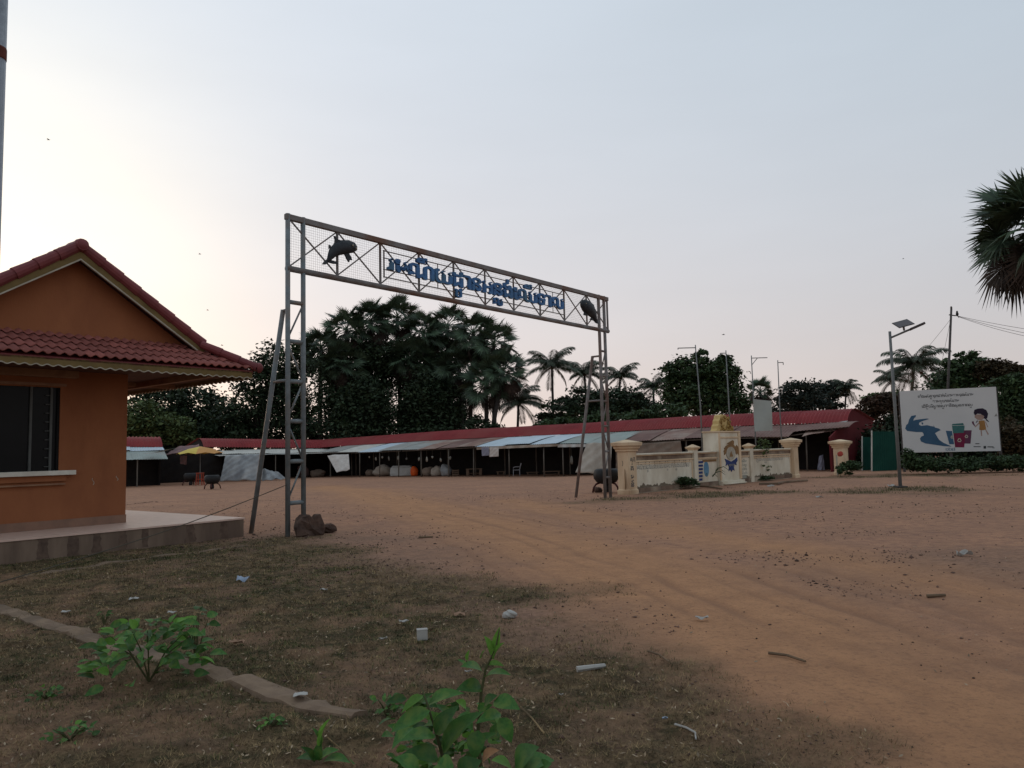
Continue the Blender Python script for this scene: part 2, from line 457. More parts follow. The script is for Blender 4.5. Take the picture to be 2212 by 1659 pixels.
def chaikin(p, n=3):
    for _ in range(n):
        q = [p[0]]
        for a, c in zip(p[:-1], p[1:]): q += [(a[0] * .75 + c[0] * .25, a[1] * .75 + c[1] * .25), (a[0] * .25 + c[0] * .75, a[1] * .25 + c[1] * .75)]
        p = q + [p[-1]]
    return p
TRACK, TRACK2, EDGE = chaikin(TRACK), chaikin(TRACK2, 2), chaikin(EDGE, 1)
ISLAND = [g2(*p) for p in ((1320, 1078), (1500, 1068), (1640, 1062), (1800, 1062), (1950, 1058), (2000, 1056))]
def masks(x, y):
    d, s = seg_dist(x, y, EDGE)
    nz = fbm(x * .9, y * .9, 4) - .5
    nz2 = fbm(x * .28 + 9, y * .28, 3) - .5
    g = np.clip(.5 + (-s * d + nz * 2.6 + nz2 * 1.6) / 1.1, 0, 1)          # inside (left of) the edge is grass
    bare = np.clip((fbm(x * 1.7 + 40, y * 1.7, 4) - .47) * 5, 0, 1)
    g = g * (1 - .38 * bare)
    di, _ = seg_dist(x, y, ISLAND)
    g = np.maximum(g, np.clip(.75 - di / 2.4 + nz * 1.6, 0, .8) * (y > 20))
    dj, _ = seg_dist(x, y, ISLAND2); g = np.maximum(g, np.clip(.8 - dj / 2.6 + nz * 1.6, 0, .9) * (y > 20))
    t1, _ = seg_dist(x, y, TRACK); t2, _ = seg_dist(x, y, TRACK2)
    tr = np.maximum(np.clip(1.25 - t1 / 1.7 + nz * .8, 0, 1), np.clip(.9 - t2 / 1.6 + nz * .8, 0, 1)) * (1 - g)
    t1, sd_ = seg_dist(x, y, TRACK); st1 = t1 * sd_; wob = (fbm(x * .5 + 60, y * .5, 2) - .5) * .35
    rut = sum(a_ * np.exp(-((st1 + wob - c_) / w_) ** 2) for c_, w_, a_ in ((-1.5, .07, .8), (-1.05, .05, .6), (-.35, .06, .7), (.1, .08, 1.0), (.75, .05, .6), (1.25, .09, 1.0), (1.9, .06, .7)))
    rut = rut + np.exp(-((t2 - .7) / .10) ** 2) * .7 + np.exp(-((t2 - .1) / .07) ** 2) * .5
    rut = rut * np.clip((fbm(x * .35 + 3, y * .35 + 8, 2) - .36) * 5, 0, 1) * (1 - g)
    return g, tr, np.clip(rut, 0, 1)
def gravel_zone(x, y):
    d, s = seg_dist(x, y, EDGE); n = fbm(x * .6 + 5, y * .6 + 2, 3) - .5
    z1 = np.clip(1.15 - d / 2.6 + n * 1.5, 0, 1)
    p, q = GRAV; z2 = np.clip(1.2 - np.hypot((x - p) / 1.6, y - q) / 2.2 + n * 1.5, 0, 1)
    return np.maximum(z1, z2)
def gz_np(x, y):
    s = -.6 * x + .8 * y
    ss = lambda a, b: (lambda t: t * t * (3 - 2 * t))(np.clip((s - a) / (b - a), 0, 1))
    return -.30 * ss(30, 43) - .12 * ss(43, 72)
def terrain_z(x, y, g, tr, rut):
    near = np.clip(1 - y / 22, .15, 1)
    z = gz_np(x, y)
    z = z + (fbm(x * .5, y * .5, 3) - .5) * .05 * near - .025
    z = z + g * (fbm(x * 3.1, y * 3.1, 5) - .5) * .13 * near + g * (fbm(x * 9 + 7, y * 9, 2) - .5) * .06 * near
    z = z + (1 - g) * (fbm(x * 4.3 + 5, y * 4.3, 4) - .5) * .03 * near * (1 - .5 * tr)
    return z - rut * .026 * np.clip(1 - y / 40, .2, 1) + .012 * np.clip(tr, 0, 1) * (fbm(x * .8 + y, y * .2, 2) - .5)
def axis(lo, hi, a, b, fine, grow):
    xs = list(np.arange(a, b, fine)); d = fine
    while xs[-1] < hi: d *= grow; xs.append(xs[-1] + d)
    d = fine
    while xs[0] > lo: d *= grow; xs.insert(0, xs[0] - d)
    return np.array(xs)
xs = axis(-900, 900, -6.5, 9.0, .045, 1.055)
ys = axis(-120, 1500, 2.6, 14.0, .045, 1.045)
XX, YY = np.meshgrid(xs, ys)
gm, tm, rm = masks(XX, YY)
ZZ = terrain_z(XX, YY, gm, tm, rm)
nx_, ny_ = len(xs), len(ys)
ii = (np.arange(ny_ - 1)[:, None] * nx_ + np.arange(nx_ - 1)[None]).ravel()
me = mesh_np('ground', np.stack([XX.ravel(), YY.ravel(), ZZ.ravel()], 1), np.stack([ii, ii + 1, ii + nx_ + 1, ii + nx_], 1), True)
at_ = me.color_attributes.new('zones', 'FLOAT_COLOR', 'POINT')
cols = np.ones((nx_ * ny_, 4), np.float32)
cols[:, 3] = gravel_zone(XX, YY).ravel()
cols[:, 0], cols[:, 1], cols[:, 2] = gm.ravel(), tm.ravel(), np.clip(rm, 0, 1).ravel()
at_.data.foreach_set('color', cols.ravel())
ground = struct(mesh_obj('ground', me, None), 'bare orange brown dirt yard with worn tracks and patchy grass')
m = bpy.data.materials.new('ground'); m.use_nodes = True; t = m.node_tree; b = t.nodes['Principled BSDF']
b.inputs['Roughness'].default_value = .95; b.inputs['Specular IOR Level'].default_value = .12
def tn(k, **kw):
    n = t.nodes.new(k)
    for a, x in kw.items(): setattr(n, a, x)
    return n
co = tn('ShaderNodeTexCoord'); zc = tn('ShaderNodeAttribute', attribute_name='zones'); zs = tn('ShaderNodeSeparateColor')
t.links.new(zc.outputs['Color'], zs.inputs[0])
def noise(scale, lo, hi, det=8, rough=.65):
    n = tn('ShaderNodeTexNoise'); t.links.new(co.outputs['Object'], n.inputs['Vector'])
    n.inputs['Scale'].default_value = scale; n.inputs['Detail'].default_value = det; n.inputs['Roughness'].default_value = rough
    r = tn('ShaderNodeMapRange'); t.links.new(n.outputs['Fac'], r.inputs[0]); r.inputs[1].default_value = lo; r.inputs[2].default_value = hi
    return r.outputs[0]
def mixc(f, a, c):
    n = tn('ShaderNodeMix', data_type='RGBA')
    for s_, x in ((n.inputs[0], f), (n.inputs[6], a), (n.inputs[7], c)):
        if isinstance(x, tuple): s_.default_value = (*x, 1)
        elif isinstance(x, (int, float)): s_.default_value = x
        else: t.links.new(x, s_)
    return n.outputs[2]
def mul(a, c):
    n = tn('ShaderNodeMath', operation='MULTIPLY')
    for s_, x in ((n.inputs[0], a), (n.inputs[1], c)):
        if isinstance(x, (int, float)): s_.default_value = x
        else: t.links.new(x, s_)
    return n.outputs[0]
dirt = mixc(noise(.55, .38, .62), (.47, .245, .145), (.37, .20, .125))
dirt = mixc(noise(5, .45, .7), dirt, (.25, .135, .097))
dirt = mixc(mul(noise(38, .54, .68), .8), dirt, (.14, .08, .06))
dirt = mixc(mul(noise(90, .5, .66), .45), dirt, (.17, .10, .072))
dirt = mixc(mul(noise(70, .56, .7), .4), dirt, (.46, .30, .21))
trk = mixc(noise(2.2, .35, .65), (.52, .268, .138), (.41, .21, .112))
trk = mixc(mul(noise(24, .5, .68), .6), trk, (.24, .128, .078))
trk = mixc(mul(noise(80, .54, .7), .5), trk, (.20, .11, .07))
dirt = mixc(mul(zc.outputs['Alpha'], .75), dirt, mixc(noise(14, .4, .62), (.31, .185, .125), (.17, .102, .07)))
c_ = mixc(zs.outputs[1], dirt, trk)
c_ = mixc(mul(zs.outputs[2], .55), c_, (.25, .132, .083))
soil = mixc(noise(1.6, .35, .65), (.185, .118, .062), (.085, .060, .033))
soil = mixc(noise(4.5, .46, .60), soil, (.072, .046, .026))
soil = mixc(noise(9, .48, .66), soil, (.055, .052, .023))
soil = mixc(mul(noise(16, .54, .66), .7), soil, (.25, .165, .09))
soil = mixc(mul(noise(60, .56, .68), .6), soil, (.19, .13, .08))
c_ = mixc(zs.outputs[0], c_, soil)
t.links.new(c_, b.inputs['Base Color'])
nb = tn('ShaderNodeTexNoise'); t.links.new(co.outputs['Object'], nb.inputs['Vector']); nb.inputs['Scale'].default_value = 14; nb.inputs['Detail'].default_value = 10; nb.inputs['Roughness'].default_value = .7
bp = tn('ShaderNodeBump'); bp.inputs['Strength'].default_value = .9; bp.inputs['Distance'].default_value = .05
t.links.new(nb.outputs['Fac'], bp.inputs['Height']); t.links.new(bp.outputs[0], b.inputs['Normal'])
me.materials.append(m)
def tz(x, y):
    X, Y = np.array([x]), np.array([y]); g, tr, ru = masks(X, Y); return float(terrain_z(X, Y, g, tr, ru)[0])
def GS(px, py):
    p = G(px, py); return Vector((p.x, p.y, tz(p.x, p.y)))
# ================================================================== text helper (built-in font, flat outlines -> real letters)
_gl = {}
def glyph(ch, bold=0.0):
    k = (ch, bold)
    if k in _gl: return _gl[k]
    c = bpy.data.curves.new('g', 'FONT'); c.body = ch; c.size = 1; c.resolution_u = 2; c.fill_mode = 'FRONT'; c.offset = bold
    o = bpy.data.objects.new('g', c); COL.objects.link(o)
    dg = bpy.context.evaluated_depsgraph_get()
    me = bpy.data.meshes.new_from_object(o.evaluated_get(dg))
    bm = bmesh.new(); bm.from_mesh(me); bmesh.ops.remove_doubles(bm, verts=bm.verts, dist=1e-5)
    seen, isl = set(), []
    for f in bm.faces:
        if f in seen: continue
        st, fs = [f], []; seen.add(f)
        while st:
            q = st.pop(); fs.append(q)
            for e in q.edges:
                for g in e.link_faces:
                    if g not in seen: seen.add(g); st.append(g)
        isl.append(fs)
    res = []
    for fs in isl:
        ids, vs, pf = {}, [], []
        for f in fs:
            r = []
            for v in f.verts:
                if v not in ids: ids[v] = len(vs); vs.append((v.co.x, v.co.y))
                r.append(ids[v])
            pf.append(tuple(r))
        cnt = {}
        for r in pf:
            for a, b_ in zip(r, r[1:] + r[:1]): cnt.setdefault(frozenset((a, b_)), []).append((a, b_))
        bd = [x[0] for x in cnt.values() if len(x) == 1]
        res.append((vs, pf, bd))
    bm.free(); bpy.data.objects.remove(o); bpy.data.curves.remove(c); bpy.data.meshes.remove(me)
    xs_ = [p[0] for i in res for p in i[0]] or [0, .3]; ys_ = [p[1] for i in res for p in i[0]] or [0, 0]
    _gl[k] = (res, (min(xs_), max(xs_), min(ys_), max(ys_)))
    return _gl[k]
def put_glyph(mb, ch, O, ax, ay, nrm, x, y, sc, depth, bold=0.0, sx=1.0, lift=0.0):
    """place one glyph with its left edge at x, baseline y, on the plane O + ax*.. + ay*.., facing nrm"""
    res, bb = glyph(ch, bold)
    for k, (vs, pf, bd) in enumerate(res):
        d0 = depth + k * .0015 + lift
        P = [O + ax * (x + (p[0] - bb[0]) * sc * sx) + ay * (y + p[1] * sc) for p in vs]; n = len(P)
        mb.add([p + nrm * d0 for p in P] + [p + nrm * .001 for p in P],
               pf + [tuple(i + n for i in reversed(r)) for r in pf] + [(b_, a, a + n, b_ + n) for a, b_ in bd])
    return (bb[1] - bb[0]) * sc * sx
def clusters(s):
    """split Khmer text into base + sub + marks"""
    out = []; i = 0; MK = 'ិីឹឺុូួំះៈ់៉៊៍័៌'
    while i < len(s):
        ch = s[i]
        if ch == '្' and i + 1 < len(s) and out: out[-1][1].append(s[i + 1]); i += 2; continue
        if ch in MK and out: out[-1][2].append(ch); i += 1; continue
        pre = {'ើ': ('េ', 'ី'), 'ោ': ('េ', 'ា'), 'ៅ': ('េ', 'ា'), 'េ': ('េ', ''), 'ែ': ('ែ', ''), 'ៃ': ('ៃ', '')}.get(ch)
        if pre and out:
            base = out.pop(); out.append([pre[0], [], []]); out.append(base)
            if pre[1] == 'ី': base[2].append('ី')
            elif pre[1]: out.append([pre[1], [], []])
        else: out.append([ch, [], []])
        i += 1
    return out
LOWM = 'ុូួ'
def write_line(s, O, ax, ay, nrm, width, size, depth, m, parent, name, bold=0.0, each=True, gap=.05):
    """a line of text scaled to a width; each=True gives every cluster its own mesh"""
    cl = clusters(s)
    wd_ = [.28 if c[0] == ' ' else (glyph(c[0], bold)[1][1] - glyph(c[0], bold)[1][0]) for c in cl]
    nat = sum(wd_) * size + gap * size * (len(cl) - 1); k = width / nat
    x = 0; mb = MB()
    for c, w in zip(cl, wd_):
        if c[0] != ' ':
            if each: mb = MB()
            cw = put_glyph(mb, c[0], O, ax, ay, nrm, x, 0, size, depth, bold, k)
            for q in c[1]:
                bb = glyph(q, bold)[1]; sw = (bb[1] - bb[0]) * size * .62 * k
                put_glyph(mb, q, O, ax, ay, nrm, x + (cw - sw) / 2, -.50 * size, size * .62, depth, bold, k, .002)
            for q in c[2]:
                bb = glyph(q, bold)[1]; sw = (bb[1] - bb[0]) * size * k
                y = -.02 * size if q in LOWM else 0
                put_glyph(mb, q, O, ax, ay, nrm, x + (cw - sw) / 2, y, size, depth, bold, k, .002)
            if each: mb.build(name, m, parent)
        x += (w * size + gap * size) * k
    if not each: mb.build(name, m, parent)

# ================================================================== steel gate
GO = G(617, 1157)
def GP(t, z, o=0.0): return Vector((GO.x, GO.y, 0)) + U * t + V * o + Z * z
def gpx(px, py):
    p = onpl(px, py, GO, V); q = p - GO; return q.dot(U), p.z
ZT, ZB = 6.56, 5.47
gate = thing('entrance_gate', 'tall rusty grey steel arch gate with blue letters and two metal dolphins', 'gate', GO)
for t0 in (.05, .43, 12.05, 12.38):
    zb = gz(*GP(t0, 0).xy) - .1
    MB().tube([GP(t0, zb), GP(t0, ZT + .07)], .052, 12).build('post', 'steel_paint' if t0 < 5 else 'steel_rust', gate, smooth=True)
MB().bar(GP(-.01, ZT), GP(12.62, ZT), .10, .125).build('top_chord', 'steel_rust', gate, bevel=.012)
MB().tube([GP(.02, ZB), GP(12.6, ZB)], .066, 12).build('bottom_chord', 'steel_rust', gate, smooth=True)
MB().bar(GP(12.58, ZB - .06), GP(12.58, ZT + .05), .06).build('end_bar', 'steel_rust', gate)
BAYS = [.10, 1.33, 2.58, 3.83, 5.08, 6.32, 7.56, 8.81, 10.06, 11.32, 12.55]
for t0 in BAYS[1:-1]: MB().bar(GP(t0, ZB + .06), GP(t0, ZT - .06), .05).build('truss_upright', 'steel_rust', gate)
for a, c in zip(BAYS[:-1], BAYS[1:]):
    MB().bar(GP(a + .02, ZB + .07, .02), GP(c - .02, ZT - .07, .02), .026).build('truss_diagonal', 'steel_rust', gate)
    MB().bar(GP(a + .02, ZT - .07, -.008), GP(c - .02, ZB + .07, -.008), .026).build('truss_diagonal', 'steel_rust', gate)
for z0, a, c in ((6.33, 2.64, 10.02), (5.705, 2.64, 10.02), (5.885, 2.64, 10.02), (6.16, 2.64, 3.2)):
    MB().bar(GP(a, z0, -.035), GP(c, z0, -.035), .022).build('letter_rail', 'steel_rust', gate)
for t0 in (2.66, 10.02): MB().bar(GP(t0, 5.69, -.04), GP(t0, 6.345, -.04), .03).build('letter_stile', 'steel_rust', gate)
for t0 in (4.46, 9.42): MB().bar(GP(t0, 5.71, -.03), GP(t0, 6.33, -.03), .022).build('letter_stile', 'steel_rust', gate)
wm = MB()                                                       # the fine wire net behind the letters
t0 = .12
while t0 < 12.55: wm.bar(GP(t0, ZB + .05, .045), GP(t0, ZT - .05, .045), .0028); t0 += .055
z0 = ZB + .06
while z0 < ZT - .05: wm.bar(GP(.1, z0, .048), GP(12.55, z0, .048), .0028); z0 += .055
tag(wm.build('wire_net', 'wire', gate), kind='stuff')
RZ = [4.77, 3.95, 3.12, 2.30, 1.48, .64]
for e, (ta, tb) in enumerate(((.05, .43), (12.05, 12.38))):
    mt = 'steel_paint' if e == 0 else 'steel_rust'
    for z0 in RZ: MB().tube([GP(ta + .02, z0), GP(tb - .02, z0)], .046 if e == 0 else .036, 10).build('rung', mt, gate, smooth=True)
    for k, (za, zb) in enumerate(zip(RZ[:-1], RZ[1:])):
        p, q = (tb, ta) if k % 2 == 0 else (ta, tb)
        MB().tube([GP(p, za - .03, .02), GP(q, zb + .03, .02)], .02, 8).build('lattice_bar', mt, gate, smooth=True)
    tm_ = ta + .0
    bo = 1.32 if e == 0 else 1.15
    zg = gz(*GP(tm_, 0, bo).xy) - .08
    MB().tube([GP(tm_, zg, bo), GP(tm_, 4.62, .16 if e == 0 else .30)], .05, 10).build('raking_strut', mt, gate, smooth=True)
    def so(z): k = (z - zg) / (4.62 - zg); return bo + ((.16 if e == 0 else .30) - bo) * k
    for z0 in (4.60, 3.14): MB().tube([GP(tm_, z0, 0), GP(tm_, z0, so(z0) + .02)], .032, 8).build('strut_tie', mt, gate, smooth=True)
# dolphins, lofted along their spine
def dolphin(sp, fins, label):
    """sp: spine in pixels with radius in pixels; fins: polygons in pixels"""
    pts = []
    for x, y, r in sp:
        a, z_ = gpx(x, y); b_, _ = gpx(x + r, y); pts.append((GP(a, z_, -.05), (abs(b_ - a) * .5 + r / F * GP(a, 0).y * .5) * .88))
    P = [p for p, _ in pts]; n = len(P); vs, fs = [], []; sg = 12
    for i, (p, r) in enumerate(pts):
        tg = (P[min(i + 1, n - 1)] - P[max(i - 1, 0)]).normalized(); nn = V.cross(tg).normalized()
        for k in range(sg):
            an = 2 * math.pi * k / sg; vs.append(p + nn * (r * math.cos(an)) + V * (r * .62 * math.sin(an)))
    for i in range(n - 1):
        for k in range(sg): k2 = (k + 1) % sg; fs.append((i * sg + k, i * sg + k2, (i + 1) * sg + k2, (i + 1) * sg + k))
    fs += [tuple(range(sg)), tuple(range((n - 1) * sg, n * sg))]
    body = MB().add(vs, fs).build('dolphin_figure', 'dolphin_metal', gate, smooth=True); body['label'] = label
    for nm, f in fins:
        MB().prism([GP(*gpx(x, y), -.065) for x, y in f], V * .035).build(nm, 'dolphin_metal', body)
    return body
c3 = lambda x, y: ((780 + x * .23508) / 1.35624, (580 + y * .23508) / 1.35624)
c4 = lambda x, y: ((1250 + x * .27125) / 1.35624, (680 + y * .27125) / 1.35624)
k3, k4 = .23508 / 1.35624, .27125 / 1.35624
d1 = dolphin([(*c3(x, y), r * k3) for x, y, r in ((1112, 655, 8), (1098, 640, 42), (1068, 622, 70), (1015, 612, 84), (940, 618, 90), (865, 642, 84), (808, 690, 64), (778, 742, 42), (755, 782, 26), (742, 800, 16))],
        [('tail_fluke', [c3(*p) for p in ((760, 775), (735, 770), (700, 800), (680, 832), (720, 834), (765, 806))]),
         ('tail_fluke', [c3(*p) for p in ((742, 780), (770, 812), (820, 826), (872, 828), (860, 800), (790, 782))]),
         ('flipper', [c3(*p) for p in ((950, 690), (985, 765), (1010, 806), (1022, 776), (1050, 780), (1035, 735), (1005, 690))]),
         ('dorsal_fin', [c3(*p) for p in ((835, 580), (838, 520), (824, 480), (838, 478), (858, 520), (905, 530), (900, 560))]),
         ('back_spur', [c3(*p) for p in ((762, 640), (764, 588), (778, 596), (800, 625))])],
        'dark dolphin facing right at the left end of the beam')
d2 = dolphin([(*c4(x, y), r * k4) for x, y, r in ((1652, 785, 8), (1664, 782, 36), (1690, 792, 56), (1725, 818, 64), (1760, 850, 58), (1788, 895, 42), (1806, 938, 26), (1818, 968, 14))],
        [('tail_fluke', [c4(*p) for p in ((1800, 920), (1765, 925), (1748, 945), (1790, 958), (1815, 985), (1836, 992), (1828, 945))]),
         ('flipper', [c4(*p) for p in ((1690, 850), (1682, 898), (1712, 905), (1735, 880), (1730, 850))]),
         ('dorsal_fin', [c4(*p) for p in ((1740, 775), (1755, 758), (1790, 790), (1800, 860), (1775, 840))]),
         ('snout_spur', [c4(*p) for p in ((1668, 765), (1676, 735), (1690, 748), (1705, 770))])],
        'dark dolphin facing left at the right end of the beam')
for dl, pts_ in ((d1, ((1028, 606), (1068, 640))), (d2, ((1682, 778), (1696, 800)))):
    for x, y in pts_:
        q = GP(*gpx(*(c3 if dl is d1 else c4)(x, y)), -.15)
        blob(q, (.02, .03, .02), random.Random(1), 8, 6, .05).build('eye_spot', 'trim_cream', dl, smooth=True)
write_line('រមណីយដ្ឋានអន្លង់ឈើទាល', GP(2.76, 5.86, 0), U, Z, -V, 7.2, .57, .075, 'sign_blue', gate, 'letter', bold=.019, gap=.04)
for o in list(gate.children):
    if o.name.startswith('letter') and not o.name.startswith(('letter_rail', 'letter_stile')):
        o['label'] = 'blue painted metal letter'
rk = blob(GP(.42, .09, -.22), (.30, .28, .33), random.Random(12), 13, 9, .24, -.06)
for v_ in rk.v:
    v_.x += RNG.uniform(-.035, .035); v_.z += RNG.uniform(-.03, .03)
tag(rk.build('boulder', 'rock', None, GP(.48, 0, -.28)), 'large brown rock piled against the foot of the near gate leg', 'rock')
for k, (x, y, r) in enumerate(((708, 1148, .13), (1292, 1062, .14))):
    p = G(x, y); tag(blob(p + Z * r * .45, (r * 1.2, r, r * .8), random.Random(20 + k), 12, 8, .2, p.z - .04).build('stone', 'rock', None, p),
                     ('small brown stone on the dirt right of the big gate rock', 'grey brown stone beside the tyre bin at the far gate leg')[k], 'rock')
pa, pb = GP(.05, 1.02, .0), G(-120, 1292)
cb = MB().tube([pa.lerp(pb, k / 12) - Z * .10 * math.sin(math.pi * k / 12) for k in range(13)], .008, 6)
tag(cb.build('guy_rope', 'rope', None, pa), 'thin rope stretched from the near gate leg down to the grass', 'rope')

# ================================================================== orange house
HS = G(527, 1157)
def HP(s, v_, z): return Vector((HS.x, HS.y, 0)) + U * s + V * v_ + Z * z
house = thing('orange_house', 'small orange rendered house with red tiled gable roof on concrete plinth', 'house', HS)
def hb(s0, s1, v0, v1, z0, z1): return MB().obox(HP((s0 + s1) / 2, (v0 + v1) / 2, (z0 + z1) / 2), U, V, Z, s1 - s0, v1 - v0, z1 - z0)
hb(-7.2, 0, 0, 8, -.4, .33).build('plinth', 'plinth', house, bevel=.015)
hb(-7.18, .015, -.015, 7.98, .331, .362).build('veranda_floor', 'floor_tile', house)
rp_ = random.Random(23)
for s0 in (-3.72, -3.25, -2.86, -2.42, -2.02, -1.15, -.45):
    w_ = rp_.uniform(.09, .16); n = 7; lf, rt_ = [], []
    for i in range(n + 1):
        z_ = .325 - .33 * i / n; k_ = .75 + .5 * rp_.random() + .35 * i / n
        lf.append(HP(s0 - w_ * .5 * k_, -.0005, z_)); rt_.append(HP(s0 + w_ * .5 * k_ * rp_.uniform(.8, 1.2), -.0005, z_))
    MB().prism(lf + rt_[::-1], V * -.0022).build('damp_patch', 'plinth_damp', house)
W0 = 1.4
wl_ = MB()
for a in ((-6.3, -4.6, W0, W0 + .18, .362, 3.6), (-2.98, -1.74, W0, W0 + .18, .362, 3.6), (-4.6, -2.98, W0, W0 + .18, .362, 1.40), (-4.6, -2.98, W0, W0 + .18, 2.98, 3.6),
          (-1.92, -1.74, W0 + .18, 7, .362, 3.6), (-6.3, -6.12, W0 + .18, 7, .362, 3.6), (-6.12, -1.92, 6.82, 7, .362, 3.6)):
    b_ = hb(*a); wl_.add(b_.v, b_.f)
wl_.build('wall', 'house_orange', house)
hb(-6.31, -1.73, W0 - .012, W0, .363, .52).build('skirting', 'house_base', house)
hb(-4.9, -2.72, W0 - .13, W0, 1.345, 1.43).build('window_sill', 'sill_white', house, bevel=.008)
hb(-4.8, -2.86, W0 - .05, W0, 1.235, 1.34).build('sill_moulding', 'house_orange', house)
hb(-4.8, -2.88, W0 - .07, W0, 1.165, 1.195).build('sill_ledge', 'beam_brown', house)
hb(-4.9, -2.72, W0 - .16, W0, 3.16, 3.30).build('window_hood', 'beam_brown', house, bevel=.01)
hb(-4.8, -2.90, W0 - .07, W0, 3.0, 3.05).build('hood_ledge', 'beam_brown', house)
hb(-4.6, -2.98, W0 + .06, W0 + .075, 1.42, 2.98).build('window_pane', 'glass_dark', house)
for s0 in (-3.0, -3.12, -3.46, -4.05, -4.58): hb(s0 - .02, s0 + .02, W0 + .02, W0 + .058, 1.42, 2.98).build('window_frame', 'louvre_metal' if s0 < -3.05 else 'dark_room', house)
for k in range(9): hb(-3.22, -3.135, W0 + .01, W0 + .045, 1.50 + k * .165, 1.512 + k * .165).build('louvre_clip', 'louvre_metal', house)
hb(-6.1, -1.95, W0 + .6, W0 + .62, .37, 3.5).build('room_dark_sheet', 'dark_room', house)  # near-black sheet whose colour stands in for the darkness of the room
for x, y, h in ((201, 1040, .13), (253, 1033, .09)):
    p = onpl(x, y, HP(0, W0, 0), V)
    MB().tube([p + Z * (h * (k / 5 - .5)) + U * .02 * math.sin(k * 1.1) - V * .002 for k in range(6)], .006, 5).build('scratch_mark', 'trim_cream', house)
# roof: gable over a pent of tiles, hipped at the corner
SA = -2.97; EV = -.15; ES = .15; ZE = 3.385; KP = .45; KG = .652
VG = 1.02; AP = 5.44
def zp(v_): return ZE + KP * (v_ - EV)
def zg_(s): return AP - KG * abs(s - SA)
gp = [HP(SA - 2.4, VG, 3.8), HP(SA + 2.4, VG, 3.8), HP(SA, VG, zg_(SA + .0) - .03)]
MB().prism(gp, V * .12).build('gable_wall', 'house_orange', house)
roof = MB()
for sg in (-1, 1):
    s_top, s_br, s_ev = SA, SA + sg * 2.45, SA + sg * 3.12
    roof.prism([HP(s_top, .72, AP + .10), HP(s_br, .72, zg_(s_br) + .10), HP(s_br, .72, zg_(s_br) + .03), HP(s_top, .72, AP + .03)], V * 6.6)
    roof.prism([HP(s_br, .70, zg_(s_br) + .095), HP(s_ev, .0, ZE), HP(s_ev, 7.2, ZE), HP(s_br, 7.2, zg_(s_br) + .095)], Z * -.05)
roof.build('roof_slab', 'tile_cap', house)
tilem = MB(); prof = []
NW = 12
for i in range(NW + 1):
    x = i / NW * .34; prof.append((x - .17, .024 * math.cos(2 * math.pi * x / .17) ))
vs, fs = [], []
for th in (0, -.018):
    for y, lift in ((0.0, .036), (.45, .0)):
        for x, h in prof: vs.append((x, y, h + lift + th))
n1 = NW + 1
for i in range(NW):
    fs += [(i, i + 1, n1 + i + 1, n1 + i), (2 * n1 + i, 3 * n1 + i, 3 * n1 + i + 1, 2 * n1 + i + 1), (i, 2 * n1 + i, 2 * n1 + i + 1, i + 1), (n1 + i, n1 + i + 1, 3 * n1 + i + 1, 3 * n1 + i)]
fs += [(0, n1, 3 * n1, 2 * n1), (NW, 2 * n1 + NW, 3 * n1 + NW, n1 + NW)]
tile_me = tilem.add(vs, fs).mesh('roof_tile', smooth=True); tile_me.materials.append(MATS['tile_red'])
al = math.atan(KP); sl = (V * math.cos(al) + Z * math.sin(al)); nrm_ = (-V * math.sin(al) + Z * math.cos(al))
Mt = Matrix((U, sl, nrm_)).transposed().to_4x4()
rows = 4; step = .36
pent = MB().prism([HP(SA - 3.1, EV + .03, ZE - .02), HP(ES - .03, EV + .03, ZE - .02), HP(ES - 1.15, EV + 1.2, zp(EV + 1.2) - .04), HP(SA - 2.0, EV + 1.2, zp(EV + 1.2) - .04)], Z * -.05)
pent.build('pent_deck', 'tile_cap', house)
for r_ in range(rows):
    v0 = EV - .02 + r_ * step * math.cos(al)
    s = ES - .17 - (v0 - EV) * 1.0
    while s > -5.2:
        if v0 < VG - .1:
            w = Matrix.Translation(HP(s, v0, zp(v0) + .022) - HS) @ Mt @ Matrix.Rotation(RNG.uniform(-.012, .012), 4, 'Z')
            mesh_obj('roof_tile', tile_me, None, house, mw=w)
        s -= .336
def cap_run(p, q, r, L, parent, nm='ridge_cap'):
    p, q = Vector(p), Vector(q); a = (q - p); n = max(1, round(a.length / L)); a = a / n
    for k in range(n):
        b_ = p + a * k - a * .10; e_ = p + a * (k + 1)
        MB().tube([b_, e_], [r * .88, r * 1.06], 12).build(nm, 'tile_cap', parent, smooth=False)
for sg in (-1, 1):
    cap_run(HP(SA + sg * .05, .70, AP + .10), HP(SA + sg * 2.43, .70, zg_(SA + 2.43) + .10), .108, .43, house, 'rake_cap')
    p, q = [HP(SA + sg * s0, .67, zg_(SA + s0)) for s0 in (.0, 2.50)]
    for nm, z0, z1, m_ in (('barge_board', -.115, .02, 'barge_yellow'), ('barge_trim', -.147, -.116, 'trim_cream')):
        o2 = .0 if nm == 'barge_board' else -.012
        MB().prism([p + Z * z0 + V * o2, q + Z * z0 + V * o2, q + Z * z1 + V * o2, p + Z * z1 + V * o2], V * (.035 - o2)).build(nm, m_, house)
cap_run(HP(SA, .62, AP + .13), HP(SA, 7.0, AP + .13), .12, .45, house)
MB().lathe(HP(SA, .60, AP + .13), [(.02, -.05), (.09, -.03), (.125, .03), (.13, .10)], 14, (U, Z, V)).build('ridge_end', 'tile_cap', house, smooth=True)
cap_run(HP(ES - .74, EV + .74, zg_(SA + 2.43) + .06), HP(ES + .03, EV - .03, ZE + .045), .088, .36, house, 'hip_cap')
MB().lathe(HP(ES + .04, EV - .04, ZE + .045), [(.11, 0), (.10, .05), (.06, .085), (.02, .10)], 12, ((U - V).normalized().cross(Z), Z, (U - V).normalized())).build('hip_end', 'tile_cap', house, smooth=True)
